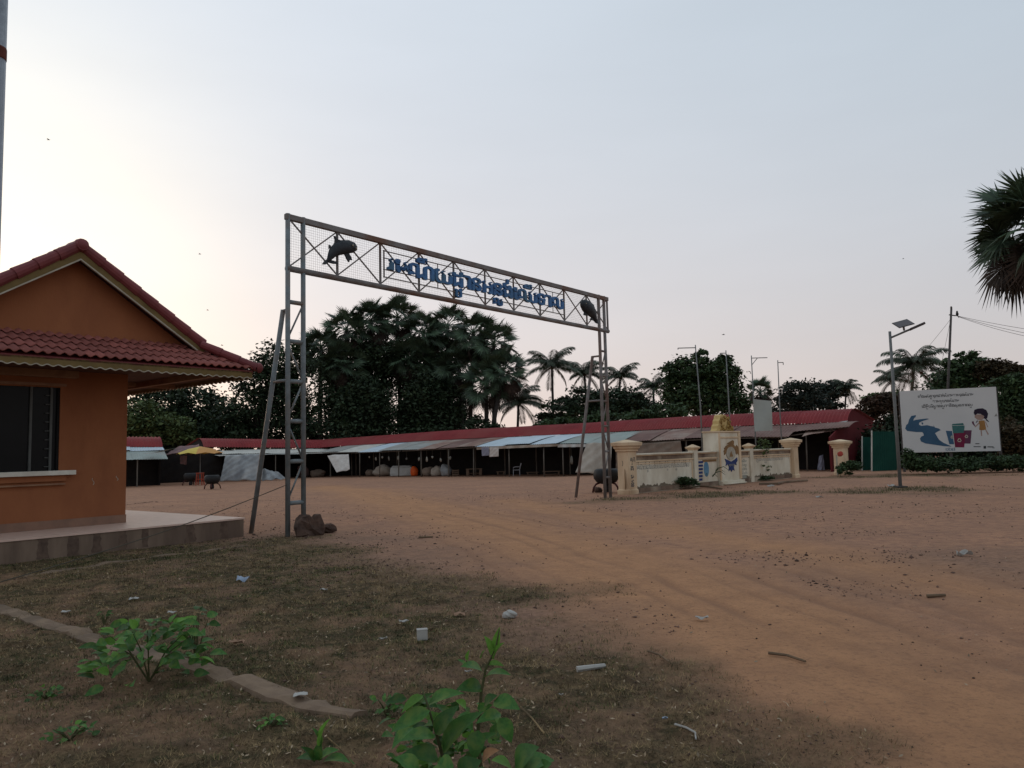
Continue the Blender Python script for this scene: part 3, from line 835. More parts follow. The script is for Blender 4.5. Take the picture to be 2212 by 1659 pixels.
def fascia(a, c, nm):
    a, c = Vector(a), Vector(c); L = (c - a).length; d = (c - a).normalized(); nn = Z.cross(d)
    K = int(L / .03); top = [a + d * (L * i / K) for i in range(K + 1)]
    bot = [p - Z * (.118 + .016 * math.cos(2 * math.pi * i * .03 / .17)) for i, p in enumerate(top)]
    mb = MB()
    for i in range(K): mb.prism([bot[i], bot[i + 1], top[i + 1], top[i]], nn * .02)
    mb.build(nm, 'barge_yellow', house)
    mb = MB()
    for i in range(K): mb.prism([bot[i] - Z * .018, bot[i + 1] - Z * .018, bot[i + 1] - Z * .0005, bot[i] - Z * .0005], nn * .026)
    mb.build(nm + '_trim', 'trim_cream', house)
fascia(HP(SA - 3.1, EV + .03, ZE - .04), HP(ES - .05, EV + .03, ZE - .04), 'fascia')
fascia(HP(ES - .05, 7.1, ZE - .04), HP(ES - .05, EV + .06, ZE - .04), 'side_fascia')
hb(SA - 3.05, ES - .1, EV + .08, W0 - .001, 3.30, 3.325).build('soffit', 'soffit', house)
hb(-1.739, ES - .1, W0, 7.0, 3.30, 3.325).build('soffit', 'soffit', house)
hb(-.86, -.76, EV + .1, 7.0, 3.18, 3.299).build('purlin', 'beam_brown', house)
hb(-1.738, ES - .12, 2.9, 2.98, 3.20, 3.298).build('outrigger', 'beam_brown', house)

# ================================================================== pole at the left edge, close by
pp = at(-7, 0, 6.0)
pole = thing('steel_pole', 'galvanised steel pole close at the left edge', 'pole', (pp.x, pp.y, 0))
MB().tube([Vector((pp.x, pp.y, -.1)), Vector((pp.x, pp.y, 5.4))], [.085, .078], 20).build('shaft', 'galv', pole, smooth=True)
zr = at(10, 115, 6.0).z
MB().lathe((pp.x, pp.y, zr), [(.0815, -.05), (.0825, -.04), (.0825, .04), (.0815, .05)], 20).build('rusty_band', 'rust_band', pole, smooth=True)
# ================================================================== painted boundary wall with monument
FP = G(1357, 1066); FR = G(1712, 1031)
FX = Vector((FR.x - FP.x, FR.y - FP.y, 0)).normalized(); FN = Vector((FX.y, -FX.x, 0))     # FN faces the viewer
FPz = Vector((FP.x, FP.y, 0))
def fpx(px, py, o=0.0):
    p = onpl(px, py, FPz + FN * o, FN); return (p - FPz).dot(FX), p.z
def FW(t, z, o=0.0): return FPz + FX * t + FN * o + Z * z
TR_ = (FR - FP).dot(FX)
bw = thing('boundary_wall', 'weathered cream boundary wall with mouldings, painted panels and blue ribbon emblem', 'wall', FP)
def fb(t0, t1, z0, z1, o0, o1): return MB().obox(FW((t0 + t1) / 2, (z0 + z1) / 2, (o0 + o1) / 2), FX, FN, Z, t1 - t0, o1 - o0, z1 - z0)
def pillar(c, h, a, parent, m, cap=1.0):
    MB().frustum(c, FX, FN, [(a + .03, a + .03, -.15), (a + .03, a + .03, .12), (a, a, .15), (a, a, h - .42)]).build('pillar_shaft', m, parent, bevel=.01)
    MB().frustum(c, FX, FN, [(a + .02, a + .02, h - .419), (a + .05, a + .05, h - .40), (a + .05, a + .05, h - .36), (a + .03, a + .03, h - .35), (a + .09, a + .09, h - .30), (a + .10, a + .10, h - .25), (a + .08, a + .08, h - .24), (a + .15 * cap, a + .15 * cap, h - .21), (a + .16 * cap, a + .16 * cap, h - .10), (.03, .03, h)]).build('pillar_cap', m, parent)
pillar(FW(0, 0), 1.86, .235, bw, 'wall_cream')
pillar(FW(TR_, 0), 1.84, .235, bw, 'wall_cream')
def small_pillar(t, o=0):
    MB().frustum(FW(t, 0, o), FX, FN, [(.14, .14, -.1), (.14, .14, 1.42)]).build('pier', 'wall_white', bw, bevel=.008)
    MB().frustum(FW(t, 0, o), FX, FN, [(.15, .15, 1.421), (.15, .15, 1.46), (.20, .20, 1.48), (.22, .22, 1.53), (.02, .02, 1.64)]).build('pier_cap', 'wall_cream', bw)
T1, T2 = fpx(1497, 985)[0], fpx(1618, 985)[0]
TM0, TM1 = fpx(1546, 990)[0], fpx(1592, 990)[0]
small_pillar(T1); small_pillar(T2)
for a, c in ((.24, T1 - .15), (T1 + .15, TM0 - .03), (TM1 + .03, T2 - .15), (T2 + .15, TR_ - .24)):
    fb(a, c, -.15, 1.06, -.07, .07).build('wall_panel', 'wall_white', bw)
    fb(a, c, .0, .16, .07, .10).build('wall_foot', 'wall_grime', bw)
    fb(a, c, 1.061, 1.12, -.11, .11).build('moulding', 'wall_cream', bw, bevel=.012)
    fb(a, c, 1.121, 1.27, -.05, .05).build('recessed_band', 'wall_grime', bw)
    fb(a, c, 1.271, 1.305, -.09, .09).build('moulding', 'wall_cream', bw, bevel=.008)
    fb(a, c, 1.306, 1.365, -.13, .13).build('coping', 'wall_white', bw, bevel=.012)
    if c - a > 2:
        for t0, t1, z0, z1 in ((a + .05, c - .05, .98, 1.02), (c - .10, c - .05, .2, .975)):
            fb(t0, t1, z0, z1, .0705, .09).build('panel_border', 'wall_cream', bw)
mo = fb(TM0, TM1, -.15, 2.10, -.55, .16).build('monument_block', 'wall_white', bw, bevel=.015)
fb(TM0 - .03, TM1 + .03, 2.101, 2.16, -.58, .20).build('monument_cornice', 'wall_cream', bw, bevel=.01)
fb(TM0 - .01, TM0 + .10, .18, 2.09, .161, .20).build('pilaster', 'wall_cream', bw, bevel=.008)
fb(TM1 - .16, TM1 + .02, .18, 2.09, .161, .20).build('pilaster', 'wall_cream', bw, bevel=.008)
fb(TM0 + .11, TM1 - .17, 1.86, 1.93, .161, .19).build('lintel', 'wall_cream', bw, bevel=.008)
fb(TM0 - .05, TM1 + .05, -.1, .14, .161, .30).build('monument_step', 'wall_white', bw, bevel=.02)
fb(TM0 - .02, TM1 + .02, .0, .05, .301, .40).build('monument_step', 'wall_white', bw, bevel=.02)
tc_ = (TM0 + TM1) / 2; hw = (TM1 - TM0) / 2
crest = [(-.92, 2.161), (.62, 2.161), (.66, 2.24), (.50, 2.28), (.54, 2.38), (.38, 2.42), (.40, 2.54), (.22, 2.58), (.24, 2.68), (.05, 2.74), (-.10, 2.83), (-.34, 2.84), (-.50, 2.80), (-.56, 2.66), (-.66, 2.58), (-.68, 2.44), (-.80, 2.38), (-.82, 2.26)]
MB().prism([FW(tc_ + x * hw, z, .06) for x, z in crest], FN * -.30).build('crest', 'gold_plain', bw, bevel=.02)
rr = random.Random(5)
for k in range(46):
    z = 2.19 + .55 * rr.random() ** 1.3; xr = .62 - (z - 2.19) * .75; x = rr.uniform(-.62, xr); r_ = rr.uniform(.035, .07)
    a_ = rr.uniform(0, 6.28); c0 = FW(tc_ + x * hw, z, .075)
    MB().tube([c0 + (FX * math.cos(a_ + q * .9) + Z * math.sin(a_ + q * .9)) * r_ * (1.3 - q * .16) + FN * .01 * q for q in range(6)], [.022, .026, .026, .022, .018, .01], 6).build('crest_scroll', 'gold_relief', bw, smooth=True)
def onmon(poly, d, m, nm, lab=None, par=None):
    o = MB().prism([FW(tc_ + x * hw, z, .162) for x, z in poly], FN * d).build(nm, m, par or bw)
    if lab: o['label'] = lab
    return o
ell = lambda cx, cz, rx, rz, a0=0, a1=360, n=28: [(cx + rx * math.cos(R(a0 + (a1 - a0) * i / n)), cz + rz * math.sin(R(a0 + (a1 - a0) * i / n))) for i in range(n + (0 if a1 - a0 >= 360 else 1))]
wr = ell(.06, 1.30, .62, .33, -10, 190, 22); wr = [(x + .04 * math.sin(9 * i), z + .018 * math.cos(7 * i)) for i, (x, z) in enumerate(wr)]
onmon(wr + [(-.52, 1.18), (-.32, 1.30), (-.22, 1.42), (.06, 1.50), (.34, 1.42), (.44, 1.30), (.62, 1.18)], .02, 'emblem_brown', 'emblem_wreath', 'brown painted wreath round the emblem')
onmon([(-.30, 1.62), (-.05, 1.70), (.30, 1.78), (.42, 1.74), (.40, 1.62), (.2, 1.60)], .018, 'emblem_brown', 'emblem_wreath')
onmon([(.52, 1.50), (.66, 1.58), (.78, 1.50), (.86, 1.32), (.80, 1.16), (.68, 1.26), (.60, 1.40)], .018, 'emblem_brown', 'emblem_wreath')
onmon(ell(.06, 1.24, .42, .27), .026, 'trim_cream', 'emblem_oval')
fg = onmon([(-.08, 1.10), (.20, 1.10), (.22, 1.16), (.12, 1.24), (.10, 1.34), (.04, 1.30), (-.02, 1.24), (-.06, 1.16)], .032, 'emblem_brown', 'emblem_figure')
onmon([(-.52, 1.03), (-.30, .98), (.06, .90), (.42, .98), (.64, 1.06), (.66, .92), (.52, .84), (.56, .74), (.34, .80), (.28, .66), (.34, .52), (.16, .58), (.06, .48), (-.06, .58), (-.22, .52), (-.16, .68), (-.26, .80), (-.48, .74), (-.40, .86)], .02, 'emblem_blue', 'emblem_ribbon', 'dark blue painted ribbon under the emblem')
write_line('ព្រះពុទ្ធ', FW(tc_ - .16 * hw, .74, .182), FX, Z, FN, .26 * hw * 2, .10, .004, 'paint_faded', bw, 'ribbon_lettering', each=False)
rs_ = random.Random(17)
for a, c in ((.26, T1 - .17), (TM1 + .05, T2 - .17), (T2 + .17, TR_ - .26)):
    n = int((c - a) / .08); top = [(a + (c - a) * i / n, .165 + .13 * abs(math.sin(i * .21)) * rs_.random() + .07 * rs_.random() ** 2) for i in range(n + 1)]
    MB().prism([FW(a, .161, .0702)] + [FW(c, .161, .0702)] + [FW(x, z, .0702) for x, z in reversed(top)], FN * .002).build('damp_stain', 'damp', bw)
    n = int((c - a) / .3)
    for i in range(n):
        x = a + (c - a) * (i + rs_.random()) / n; h_ = rs_.uniform(.05, .25); w_ = rs_.uniform(.01, .035)
        MB().prism([FW(x - w_, 1.055, .0702), FW(x + w_, 1.055, .0702), FW(x + w_ * .3, 1.055 - h_, .0702), FW(x - w_ * .2, 1.055 - h_ * .8, .0702)], FN * .0018).build('water_streak', 'wall_grime', bw)
# painted lines of text on the panels and pillars
write_line('រមណីយដ្ឋានទេសចរណ៍ធម្មជាតិអន្លង់ឈើទាល', FW(.42, .80, .0705), FX, Z, FN, T1 - .15 - .7, .22, .003, 'paint_faded', bw, 'panel_lettering', each=False)
write_line('ភូមិអន្លង់ឈើទាល', FW(T2 + .5, .84, .0705), FX, Z, FN, (TR_ - T2) * .62, .19, .003, 'paint_faded', bw, 'panel_lettering', each=False)
for k in range(4):
    write_line(('ឃុំព្រះរំកិល', 'ស្រុកថាឡា', 'ខេត្តស្ទឹងត្រែង', 'អន្លង់')[k], FW(TM1 + .12, .84 - k * .17, .0705), FX, Z, FN, T2 - TM1 - .5, .15, .003, 'paint_greygreen', bw, 'panel_lettering', each=False)
fb(TM1 + .25, TM1 + .62, .14, .30, .0705, .075).build('painted_figure', 'paint_greygreen', bw)
for k, ch in enumerate(('ស្វា', 'គ', 'ម', 'ន៍')):
    write_line(ch, FW(-.13, (1.10, .80, .50, .24)[k], .237), FX, Z, FN, (.27, .17, .17, .17)[k], .24, .004, 'paint_dark', bw, 'pillar_lettering', bold=.02, each=False)
MB().tube([FPz - FX * .237 + FN * (-.04 + .03 * math.sin(i * .5)) + Z * (.95 + i * .03) for i in range(7)], .008, 5).build('pillar_crack', 'paint_dark', bw)
blob(FPz - FX * .236 + FN * .05 + Z * .48, (.004, .07, .34), rr, 14, 10, .25).build('rust_stain', 'emblem_brown', bw)
sgx = (T1 + .17, TM0 - .10)
for k in range(6): fb(sgx[0] - .02, sgx[0] + .42 - .02 * k, .90 - k * .135, .985 - k * .135, .0705, .085).build('blue_lettering', 'emblem_blue', bw)
mp_ = [(x, z) for x, z in ell((sgx[0] + .66), .66, .20, .30)]
MB().prism([FW(x, z, .0705) for x, z in mp_], FN * .008).build('painted_globe', 'map_blue', bw)
fb(sgx[0] + .40, sgx[1], .94, 1.03, .0705, .083).build('painted_sunset', 'emblem_brown', bw)

p0 = at(1818, 1010, 38.0); p0.z = gz(p0.x, p0.y)
gp_ = thing('gate_pillar', 'lone yellow cream pillar with moulded cap before the dark red gable wall', 'pillar', p0)
pillar(Vector((p0.x, p0.y, 0)), 1.72, .26, gp_, 'wall_cream', 1.1)
MB().tube([p0 + Z * (1.0 + .02 * i) - FX * .262 + FN * (.05 * math.sin(i)) for i in range(6)], .01, 5).build('crack', 'paint_dark', gp_)

# flag poles behind the wall
FPL = ((1518, 745, 1502, 'L', 'bare metal flagpole with long arm left of the monument'), (1580, 757, 1568, 'l', 'bare thin flagpole with short arm right of the crest'),
       (1634, 768, 1623, 'R', 'metal flagpole with braced arm holding a blank pale banner'), (1690, 778, 1680, 'r', 'thin flagpole nearest the right end of the wall'))
for k, (bx_, ty, tx, arm, lab) in enumerate(FPL):
    b0 = onpl(bx_, 985, FPz - FN * .9, FN); b0.z = gz(b0.x, b0.y)
    top = at(tx, ty, b0.y); h = top.z
    fp = thing('flagpole', lab, 'pole', b0, 'flagpoles behind the painted wall')
    MB().tube([b0 - Z * .1, Vector((b0.x, b0.y, h * .55)), Vector((top.x, b0.y, h))], [.034, .03, .022], 8).build('pole', 'pole_grey', fp, smooth=True)
    T = Vector((top.x, b0.y, h - .12)); dx = .74 if arm in 'LR' else .26
    dr = Vector((-1 if arm in 'Ll' else 1, 0, 0)) * dx
    MB().bar(T, T + dr, .035).build('arm', 'pole_grey', fp)
    if arm == 'R': MB().bar(T - Z * .32, T + dr * .38, .028).build('brace', 'pole_grey', fp)
    if arm in 'lr': MB().bar(T + dr, T + dr - Z * .12, .03).build('hook', 'pole_grey', fp)
    if arm == 'L':
        MB().bar(T + dr, T + dr - Z * .06, .03).build('hook', 'pole_grey', fp)
    if arm == 'R':
        q = [at(x, y, b0.y - .06) for x, y in ((1627, 862), (1666, 866), (1630, 932), (1669, 930))]
        ba = sheet(q[0], q[1], q[2], q[3], 10, 14, lambda u, v: .03 * math.sin(3 * u + 4 * v), .008).build('banner', 'banner_pale', None, q[0])
        tag(ba, 'blank pale grey banner tied upright to the third flagpole', 'banner')

# ================================================================== solar street lamp
LB = G(1945, 1052)
lamp = thing('solar_lamp', 'grey street lamp post with tilted solar panel beside the billboard', 'street lamp', LB)
LT = at(1922, 716, LB.y)
MB().tube([LB - Z * .1, Vector((LT.x, LB.y, LT.z))], [.06, .045], 12).build('pole', 'pole_grey', lamp, smooth=True)
MB().box(LB + Z * .01, (.34, .34, .05)).build('base_plate', 'pole_dark', lamp)
a0 = at(1923, 730, LB.y); a1 = at(1972, 709, LB.y - .15); a2 = at(1997, 698, LB.y - .25)
MB().tube([a0, a1], .035, 8).build('arm', 'pole_grey', lamp, smooth=True)
MB().bar(a1 - (a2 - a1) * .25, a2, .24, .08).build('lamp_head', 'lamp_body', lamp, bevel=.012)
pc = at(1951, 699, LB.y - .08)
ex = (at(1968, 694, LB.y) - at(1935, 703, LB.y)).normalized()
ey = Vector((.35, -.80, -.42)); ey = (ey - ex * ey.dot(ex)).normalized(); ez = ex.cross(ey)
MB().obox(pc, ex, ey, ez, .52, .42, .035).build('solar_panel', 'solar_panel', lamp)
MB().obox(pc, ex, ey, ez, .56, .46, .02).build('panel_frame', 'lamp_body', lamp)
MB().bar(pc, at(1953, 714, LB.y - .08), .05).build('bracket', 'lamp_body', lamp)

# ================================================================== billboard
bL, bR = at(1952, 980, 39.6), at(2162, 972, 38.0)
BX = Vector((bR.x - bL.x, bR.y - bL.y, 0)); BW = BX.length; BX.normalize(); BN = Vector((BX.y, -BX.x, 0))
zb0 = (bL.z + bR.z) / 2; BH = at(1942, 847, 39.6).z - bL.z
B0 = Vector((bL.x, bL.y, zb0))
bbp = thing('billboard', 'white roadside billboard with blue splash, recycling bins and a small girl', 'billboard', Vector((bL.x, bL.y, gz(bL.x, bL.y))))
def BP(u, v_, o=0.0): return B0 + BX * (u * BW) + Z * (BH * (1 - v_)) + BN * o
MB().obox(BP(.5, .5, -.03), BX, BN, Z, BW, .06, BH).build('panel', 'board_white', bbp)
for u_ in (.0, .5, 1.0):
    q = BP(u_, .5, -.13); MB().obox(Vector((q.x, q.y, (zb0 + BH) / 2 - .1)), BX, BN, Z, .12, .12, zb0 + BH + .2 - .05).build('post', 'pole_dark', bbp)
for v_ in (.06, .5, .94): MB().obox(BP(.5, v_, -.095), BX, BN, Z, BW, .06, .06).build('rail', 'pole_dark', bbp)
def bz(x, y):
    u_ = .5
    for _ in range(5):
        v_ = (y - (190 - 130 * u_)) / (1200 + 80 * u_); u_ = (x - (85 + 62 * v_)) / (1905 + 45 * v_)
    return u_, v_
def bpoly(pts, m, nm, o=.004, d=.002, lab=None):
    ob = MB().prism([BP(*bz(x, y), o - d) for x, y in pts], BN * d).build(nm, m, bbp)
    if lab: ob['label'] = lab
bpoly([(190, 920), (215, 850), (250, 820), (275, 740), (320, 670), (415, 650), (410, 690), (380, 710), (360, 760), (430, 740), (640, 715), (680, 725), (540, 770), (480, 800), (475, 840), (520, 860), (640, 845), (700, 860), (780, 870), (760, 830), (800, 890), (880, 910), (915, 940), (870, 960), (800, 1000), (790, 1010), (700, 1030), (560, 1010), (540, 985), (420, 985), (330, 975), (230, 965)], 'board_blue', 'blue_splash', lab='blue splash shape on the billboard')
bpoly([(560, 1000), (700, 1020), (800, 1000), (835, 1060), (880, 1130), (960, 1185), (1090, 1240), (1130, 1262), (980, 1255), (760, 1225), (600, 1205), (510, 1165), (490, 1110), (520, 1070), (570, 1050)], 'board_blue', 'blue_splash', .0045)
bpoly([(520, 800), (550, 790), (565, 820), (545, 840)], 'board_blue', 'blue_drop')
bpoly([(1015, 950), (1140, 955), (1180, 1215), (1085, 1215)], 'board_blue', 'painted_bin', .0040)
bpoly([(1140, 850), (1390, 845), (1375, 1000), (1160, 1000)], 'board_teal', 'painted_bin', .0046)
bpoly([(1135, 842), (1150, 815), (1360, 795), (1375, 838)], 'board_teal', 'painted_litter', .0052)
bpoly([(1370, 940), (1528, 935), (1505, 1200), (1385, 1200)], 'board_plum', 'painted_bin', .0052)
bpoly([(1165, 1000), (1410, 985), (1380, 1275), (1200, 1275)], 'board_magenta', 'painted_bin', .0060)
for cx_, cy_, sc_ in ((1285, 1135, 40), (1425, 1060, 32), (1140, 1075, 28)):
    for k in range(3):
        a_ = [(cx_ + sc_ * math.sin(2.094 * (k + e)), cy_ - sc_ * math.cos(2.094 * (k + e))) for e in (0.08, .92)]
        ax_, ay_ = a_[1][0] - a_[0][0], a_[1][1] - a_[0][1]; l_ = math.hypot(ax_, ay_); nx0, ny0 = -ay_ / l_ * 8, ax_ / l_ * 8
        bpoly([(a_[0][0] + nx0, a_[0][1] + ny0), (a_[1][0] + nx0, a_[1][1] + ny0), (a_[1][0] - nx0, a_[1][1] - ny0), (a_[0][0] - nx0, a_[0][1] - ny0)], 'trim_cream', 'recycling_arrow', .0068)
bpoly([(cx + 0, cy) for cx, cy in ((1590, 620), (1585, 680), (1640, 725), (1720, 735), (1765, 700), (1770, 620))], 'board_skin', 'girl_face', .0050)
bpoly([(1565, 590), (1580, 530), (1640, 505), (1740, 495), (1810, 530), (1845, 600), (1830, 690), (1800, 715), (1760, 690), (1770, 650), (1700, 610), (1640, 605), (1590, 640)], 'board_hair', 'girl_hair', .0058)
bpoly([(1800, 700), (1835, 725), (1870, 770), (1845, 765), (1800, 730)], 'board_hair', 'girl_plait', .0056)
bpoly([(1640, 730), (1645, 760), (1605, 800), (1615, 770)], 'board_hair', 'girl_plait', .0056)
bpoly([(1660, 745), (1775, 735), (1790, 800), (1810, 915), (1745, 935), (1675, 925), (1680, 830)], 'board_dress', 'girl_dress', .0054)
for q in (((1700, 930), (1725, 930), (1735, 1045), (1712, 1050)), ((1785, 915), (1805, 910), (1865, 1010), (1840, 1025)), ((1665, 780), (1690, 790), (1600, 880), (1585, 865)), ((1785, 760), (1800, 755), (1850, 870), (1835, 875))):
    bpoly(q, 'board_skin', 'girl_limb', .0049)
bpoly([(1530, 765), (1565, 755), (1575, 800), (1600, 850), (1580, 850), (1540, 805)], 'board_plum', 'painted_litter', .0052)
for s_, x0, x1, y in (('ទាំងអស់គ្នាទុកដាក់សំរាមតាមធុងសំរាម', 460, 1560, 312), ('តាមប្រភេទសំរាម', 760, 1280, 400), ('ដើម្បីបរិស្ថានស្អាតនិងសុខភាពល្អ', 535, 1545, 508)):
    a_, c__ = BP(*bz(x0, y + 5)), BP(*bz(x1, y - 58 * (x1 - x0) / 1100 + 5))
    write_line(s_, BP(bz(x0, y)[0], bz(x0, y)[1], .001), BX, Z, BN, (c__ - a_).dot(BX), .19, .003, 'board_text', bbp, 'board_lettering', bold=.012, each=False)
for x0, x1, y, h in ((1600, 1680, 1200, 8), (1565, 1705, 1260, 8), (1760, 1810, 1270, 26), (1835, 1955, 1262, 10), (1935, 1975, 1282, 6)):
    bpoly([(x0, y + h), (x1, y + h), (x1, y - h), (x0, y - h)], 'board_text', 'small_print', .004)
bpoly([(1965, 655), (2030, 650), (2000, 590)], 'paint_faded', 'small_mark')
write_line('១៦៨', BP(*bz(1010, 1345), .001), BX, Z, BN, .42, .22, .003, 'board_blue', bbp, 'board_lettering', each=False)

# green tin sheets beside it
for k, (x0, x1, y0, y1, dd, lab) in enumerate(((1863, 1887, 944, 1017, 43.0, 'narrow dark green tin sheet beside the red gable wall'), (1884, 1938, 932, 1019, 41.6, 'wide dark green tin sheet behind the lamp post'))):
    q = [at(x0, y1, dd), at(x1, y1, dd + .6), at(x0, y0, dd), at(x1, y0 + 2, dd + .6)]
    q[0].z = q[1].z = gz(q[0].x, q[0].y) - .02; q[3].z = q[2].z - .03
    gt = thing('green_tin_sheet', lab, 'fence', Vector((q[0].x, q[0].y, q[0].z)))
    sheet(q[0], q[1], q[2], q[3], 36, 2, lambda u, v: .012 * math.sin(u * 75), .012).build('sheet', 'green_tin', gt)
    MB().bar(q[0] - Vector((.03, .02, 0)), q[2] - Vector((.03, .02, -.05)), .055).build('edge_post', 'tin_white', gt)

# ================================================================== market hall
MR = at(1848, 883, 46.0)
def mpt(t, w, z): return Vector((MR.x, MR.y, 0)) + V * t - U * w + Z * z
rt = [(0.0, MR.z)]
for px, py in ((1503, 899), (1287, 913), (994, 929), (700, 950)):
    p = onpl(px, py, MR, U); rt.append(((p - MR).dot(V), p.z))
def zr_(t): return float(np.interp(t, [a for a, _ in rt], [b_ for _, b_ in rt]))
RL = rt[-1][0] + 1.0
PROF = [(0, 0), (.5, -.05), (1.0, -.17), (1.42, -.38), (1.72, -.62), (1.9, -.80)]
def roof_piece(par, P, L, z0, z1, waves):
    """a barrel-fronted corrugated sheet: P(t,w,z) maps to the world"""
    n = waves * 4; vs, fs = [], []
    pr = [(-4.4, -.62), (-.3, -.02)] + PROF
    for th in (0, -.012):
        for i in range(n + 1):
            t_ = L[0] + (L[1] - L[0]) * i / n; zz = z0 + (z1 - z0) * i / n + .034 * math.cos(math.pi * i / 2)
            for w, dz in pr: vs.append(P(t_, w, zz + dz + th))
    k = len(pr); N = (n + 1) * k
    for i in range(n):
        for j in range(k - 1):
            a = i * k + j; fs += [(a, a + 1, a + k + 1, a + k), (N + a, N + a + k, N + a + k + 1, N + a + 1)]
        for a in (i * k, i * k + k - 1): fs.append((a, a + k, N + a + k, N + a))
    for j in range(k - 1):
        for a in (j, n * k + j): fs.append((a, a + 1, N + a + 1, N + a))
    MB().add(vs, fs).build('roof_sheet', 'market_red', par)
hall = thing('market_hall', 'long low open market hall with rounded red tin roof and dark gable wall', 'building', mpt(0, 0, 0))
t0 = 0.0
while t0 < RL:
    t1 = min(RL, t0 + 3.0); roof_piece(hall, mpt, (t0, t1 + .02), zr_(t0) + RNG.uniform(-.008, .008), zr_(t1) + RNG.uniform(-.008, .008), int((t1 - t0) / .21)); t0 = t1
ge = [(4.9, -.3), (4.9, 1.86), (1.9, MR.z - .84), (1.4, MR.z - .40), (.9, MR.z - .17), (0, MR.z - .03), (-4.35, MR.z - .66), (-4.35, -.3)]
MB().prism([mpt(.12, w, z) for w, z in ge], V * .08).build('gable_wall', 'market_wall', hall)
MB().prism([mpt(.20, 1.2, -.4), mpt(RL, 1.2, -.8), mpt(RL, 1.2, 2.35), mpt(.20, 1.2, 2.55)], U * .06).build('stall_shade_back', 'market_dark', hall)  # near-black sheet keeps the stalls dark, their shade put into its colour
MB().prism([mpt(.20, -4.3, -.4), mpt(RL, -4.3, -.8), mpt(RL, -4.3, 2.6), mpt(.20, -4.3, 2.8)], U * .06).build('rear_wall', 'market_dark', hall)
t0 = 1.0
while t0 < RL: MB().tube([mpt(t0, 1.75, -.6), mpt(t0, 1.75, zr_(t0) - .9)], .05, 8).build('post', 'wood_post', hall); t0 += 3.1
AWN = [  # outer edge (px right, py), (px left, py), material, reach, label
    (1834, 918, 1700, 938, ('tin_brown', 'tin_grey', 'tin_rust'), 3.6, 'ragged awning of bent grey and brown sheets at the right end of the market'),
    (1700, 941, 1560, 944, ('tin_brown',), 4.6, 'brown tin awning behind the pale banner'),
    (1560, 944, 1335, 955, ('tin_brown', 'tin_rust'), 4.9, 'sagging rusty brown awning behind the first wall pillar'),
    (1335, 957, 1205, 958, ('tin_green',), 5.5, 'grey green tin awning beside the far gate leg'),
    (1205, 957, 1030, 964, ('tin_blue',), 5.6, 'bright pale blue tin awning in the middle of the market'),
    (1030, 964, 862, 972, ('tin_rust', 'tin_brown', 'tin_rust', 'tin_grey'), 5.6, 'rust streaked tin awning left of the bright blue one'),
    (862, 972, 775, 976, ('tin_grey', 'tin_blue', 'tin_grey'), 5.4, 'faded blue grey awning above the orange sack'),
    (775, 976, 690, 976, ('tin_white', 'tin_grey'), 5.0, 'dull white awning above the hanging banner cloth')]
rw = random.Random(9)
for x0, y0, x1, y1, ms, wr_, lab in AWN:
    def tw(px, py):
        p = onpl(px, py, MR - U * wr_, U); return (p - MR).dot(V), p.z
    (ta, za), (tb, zb) = tw(x0, y0), tw(x1, y1)
    za, zb = max(za, 1.75), max(zb, 1.72)
    an = thing('market_awning', lab, 'awning', mpt((ta + tb) / 2, wr_, gz(*mpt((ta + tb) / 2, wr_, 0).xy)), 'tin awnings along the market front')
    n = max(1, round((tb - ta) / 2.4))
    for k in range(n):
        a, c = ta + (tb - ta) * k / n, ta + (tb - ta) * (k + 1) / n
        oa, oc = za + (zb - za) * k / n, za + (zb - za) * (k + 1) / n
        ja = rw.uniform(-.05, .05); wv = 2 * math.pi * (c - a) / .19
        ia, ic = zr_(max(0, a)) - .80, zr_(c) - .80
        rg = .10 if 'ragged' in lab else .012
        ph = rw.uniform(0, 6)
        s_ = sheet(mpt(c + .03, 1.55, ic + ja * .3), mpt(a - .03, 1.55, ia + ja * .3), mpt(c + .03, wr_ + rw.uniform(-.15, .2), oc + ja), mpt(a - .03, wr_ + rw.uniform(-.15, .2), oa + ja),
              max(20, int((c - a) / .19 * 4)), 8, lambda u, v: .014 * math.sin(u * wv) + rg * math.sin(3 * u + 2.3 * v + ph) * v - .06 * math.sin(math.pi * v), .006)
        s_.build('tin_sheet', ms[k % len(ms)], an)
    MB().bar(mpt(ta + .1, wr_ - .25, za - .09), mpt(tb - .1, wr_ - .25, zb - .09), .07).build('eave_pole', 'wood_post', an)
    if 'blue tin' in lab or 'green tin' in lab:
        sheet(mpt(tb, wr_ + .03, zb - .05), mpt(ta, wr_ + .03, za - .05), mpt(tb, wr_ + .02, zb - .26), mpt(ta, wr_ + .02, za - .22), 60, 4, lambda u, v: .05 * math.sin(u * 40) * v, .006).build('valance_cloth', 'tarp_beige' if 'blue' in lab else 'tarp_white', an)
        MB().bar(mpt(ta + .1, wr_ - .1, za - .13), mpt(tb - .1, wr_ - .1, zb - .13), .09).build('fascia_plank', 'wood_plank', an)
    for px in (772, 815, 856, 905, 964, 1018, 1095, 1170, 1212, 1290, 1385, 1480, 1590, 1740):
        if x1 <= px < x0:
            t_, _ = tw(px, 1000); g_ = mpt(t_, wr_ - .25, 0); zt = za + (zb - za) * (t_ - ta) / (tb - ta) - .12
            MB().tube([Vector((g_.x, g_.y, gz(g_.x, g_.y) - .05)), g_ + V * RNG.uniform(-.05, .05) + Z * zt], [.05, .04], 8).build('post', 'wood_post', an, smooth=True)
ra = [o for o in COL.objects if o.get('label', '').startswith('ragged awning')][0]
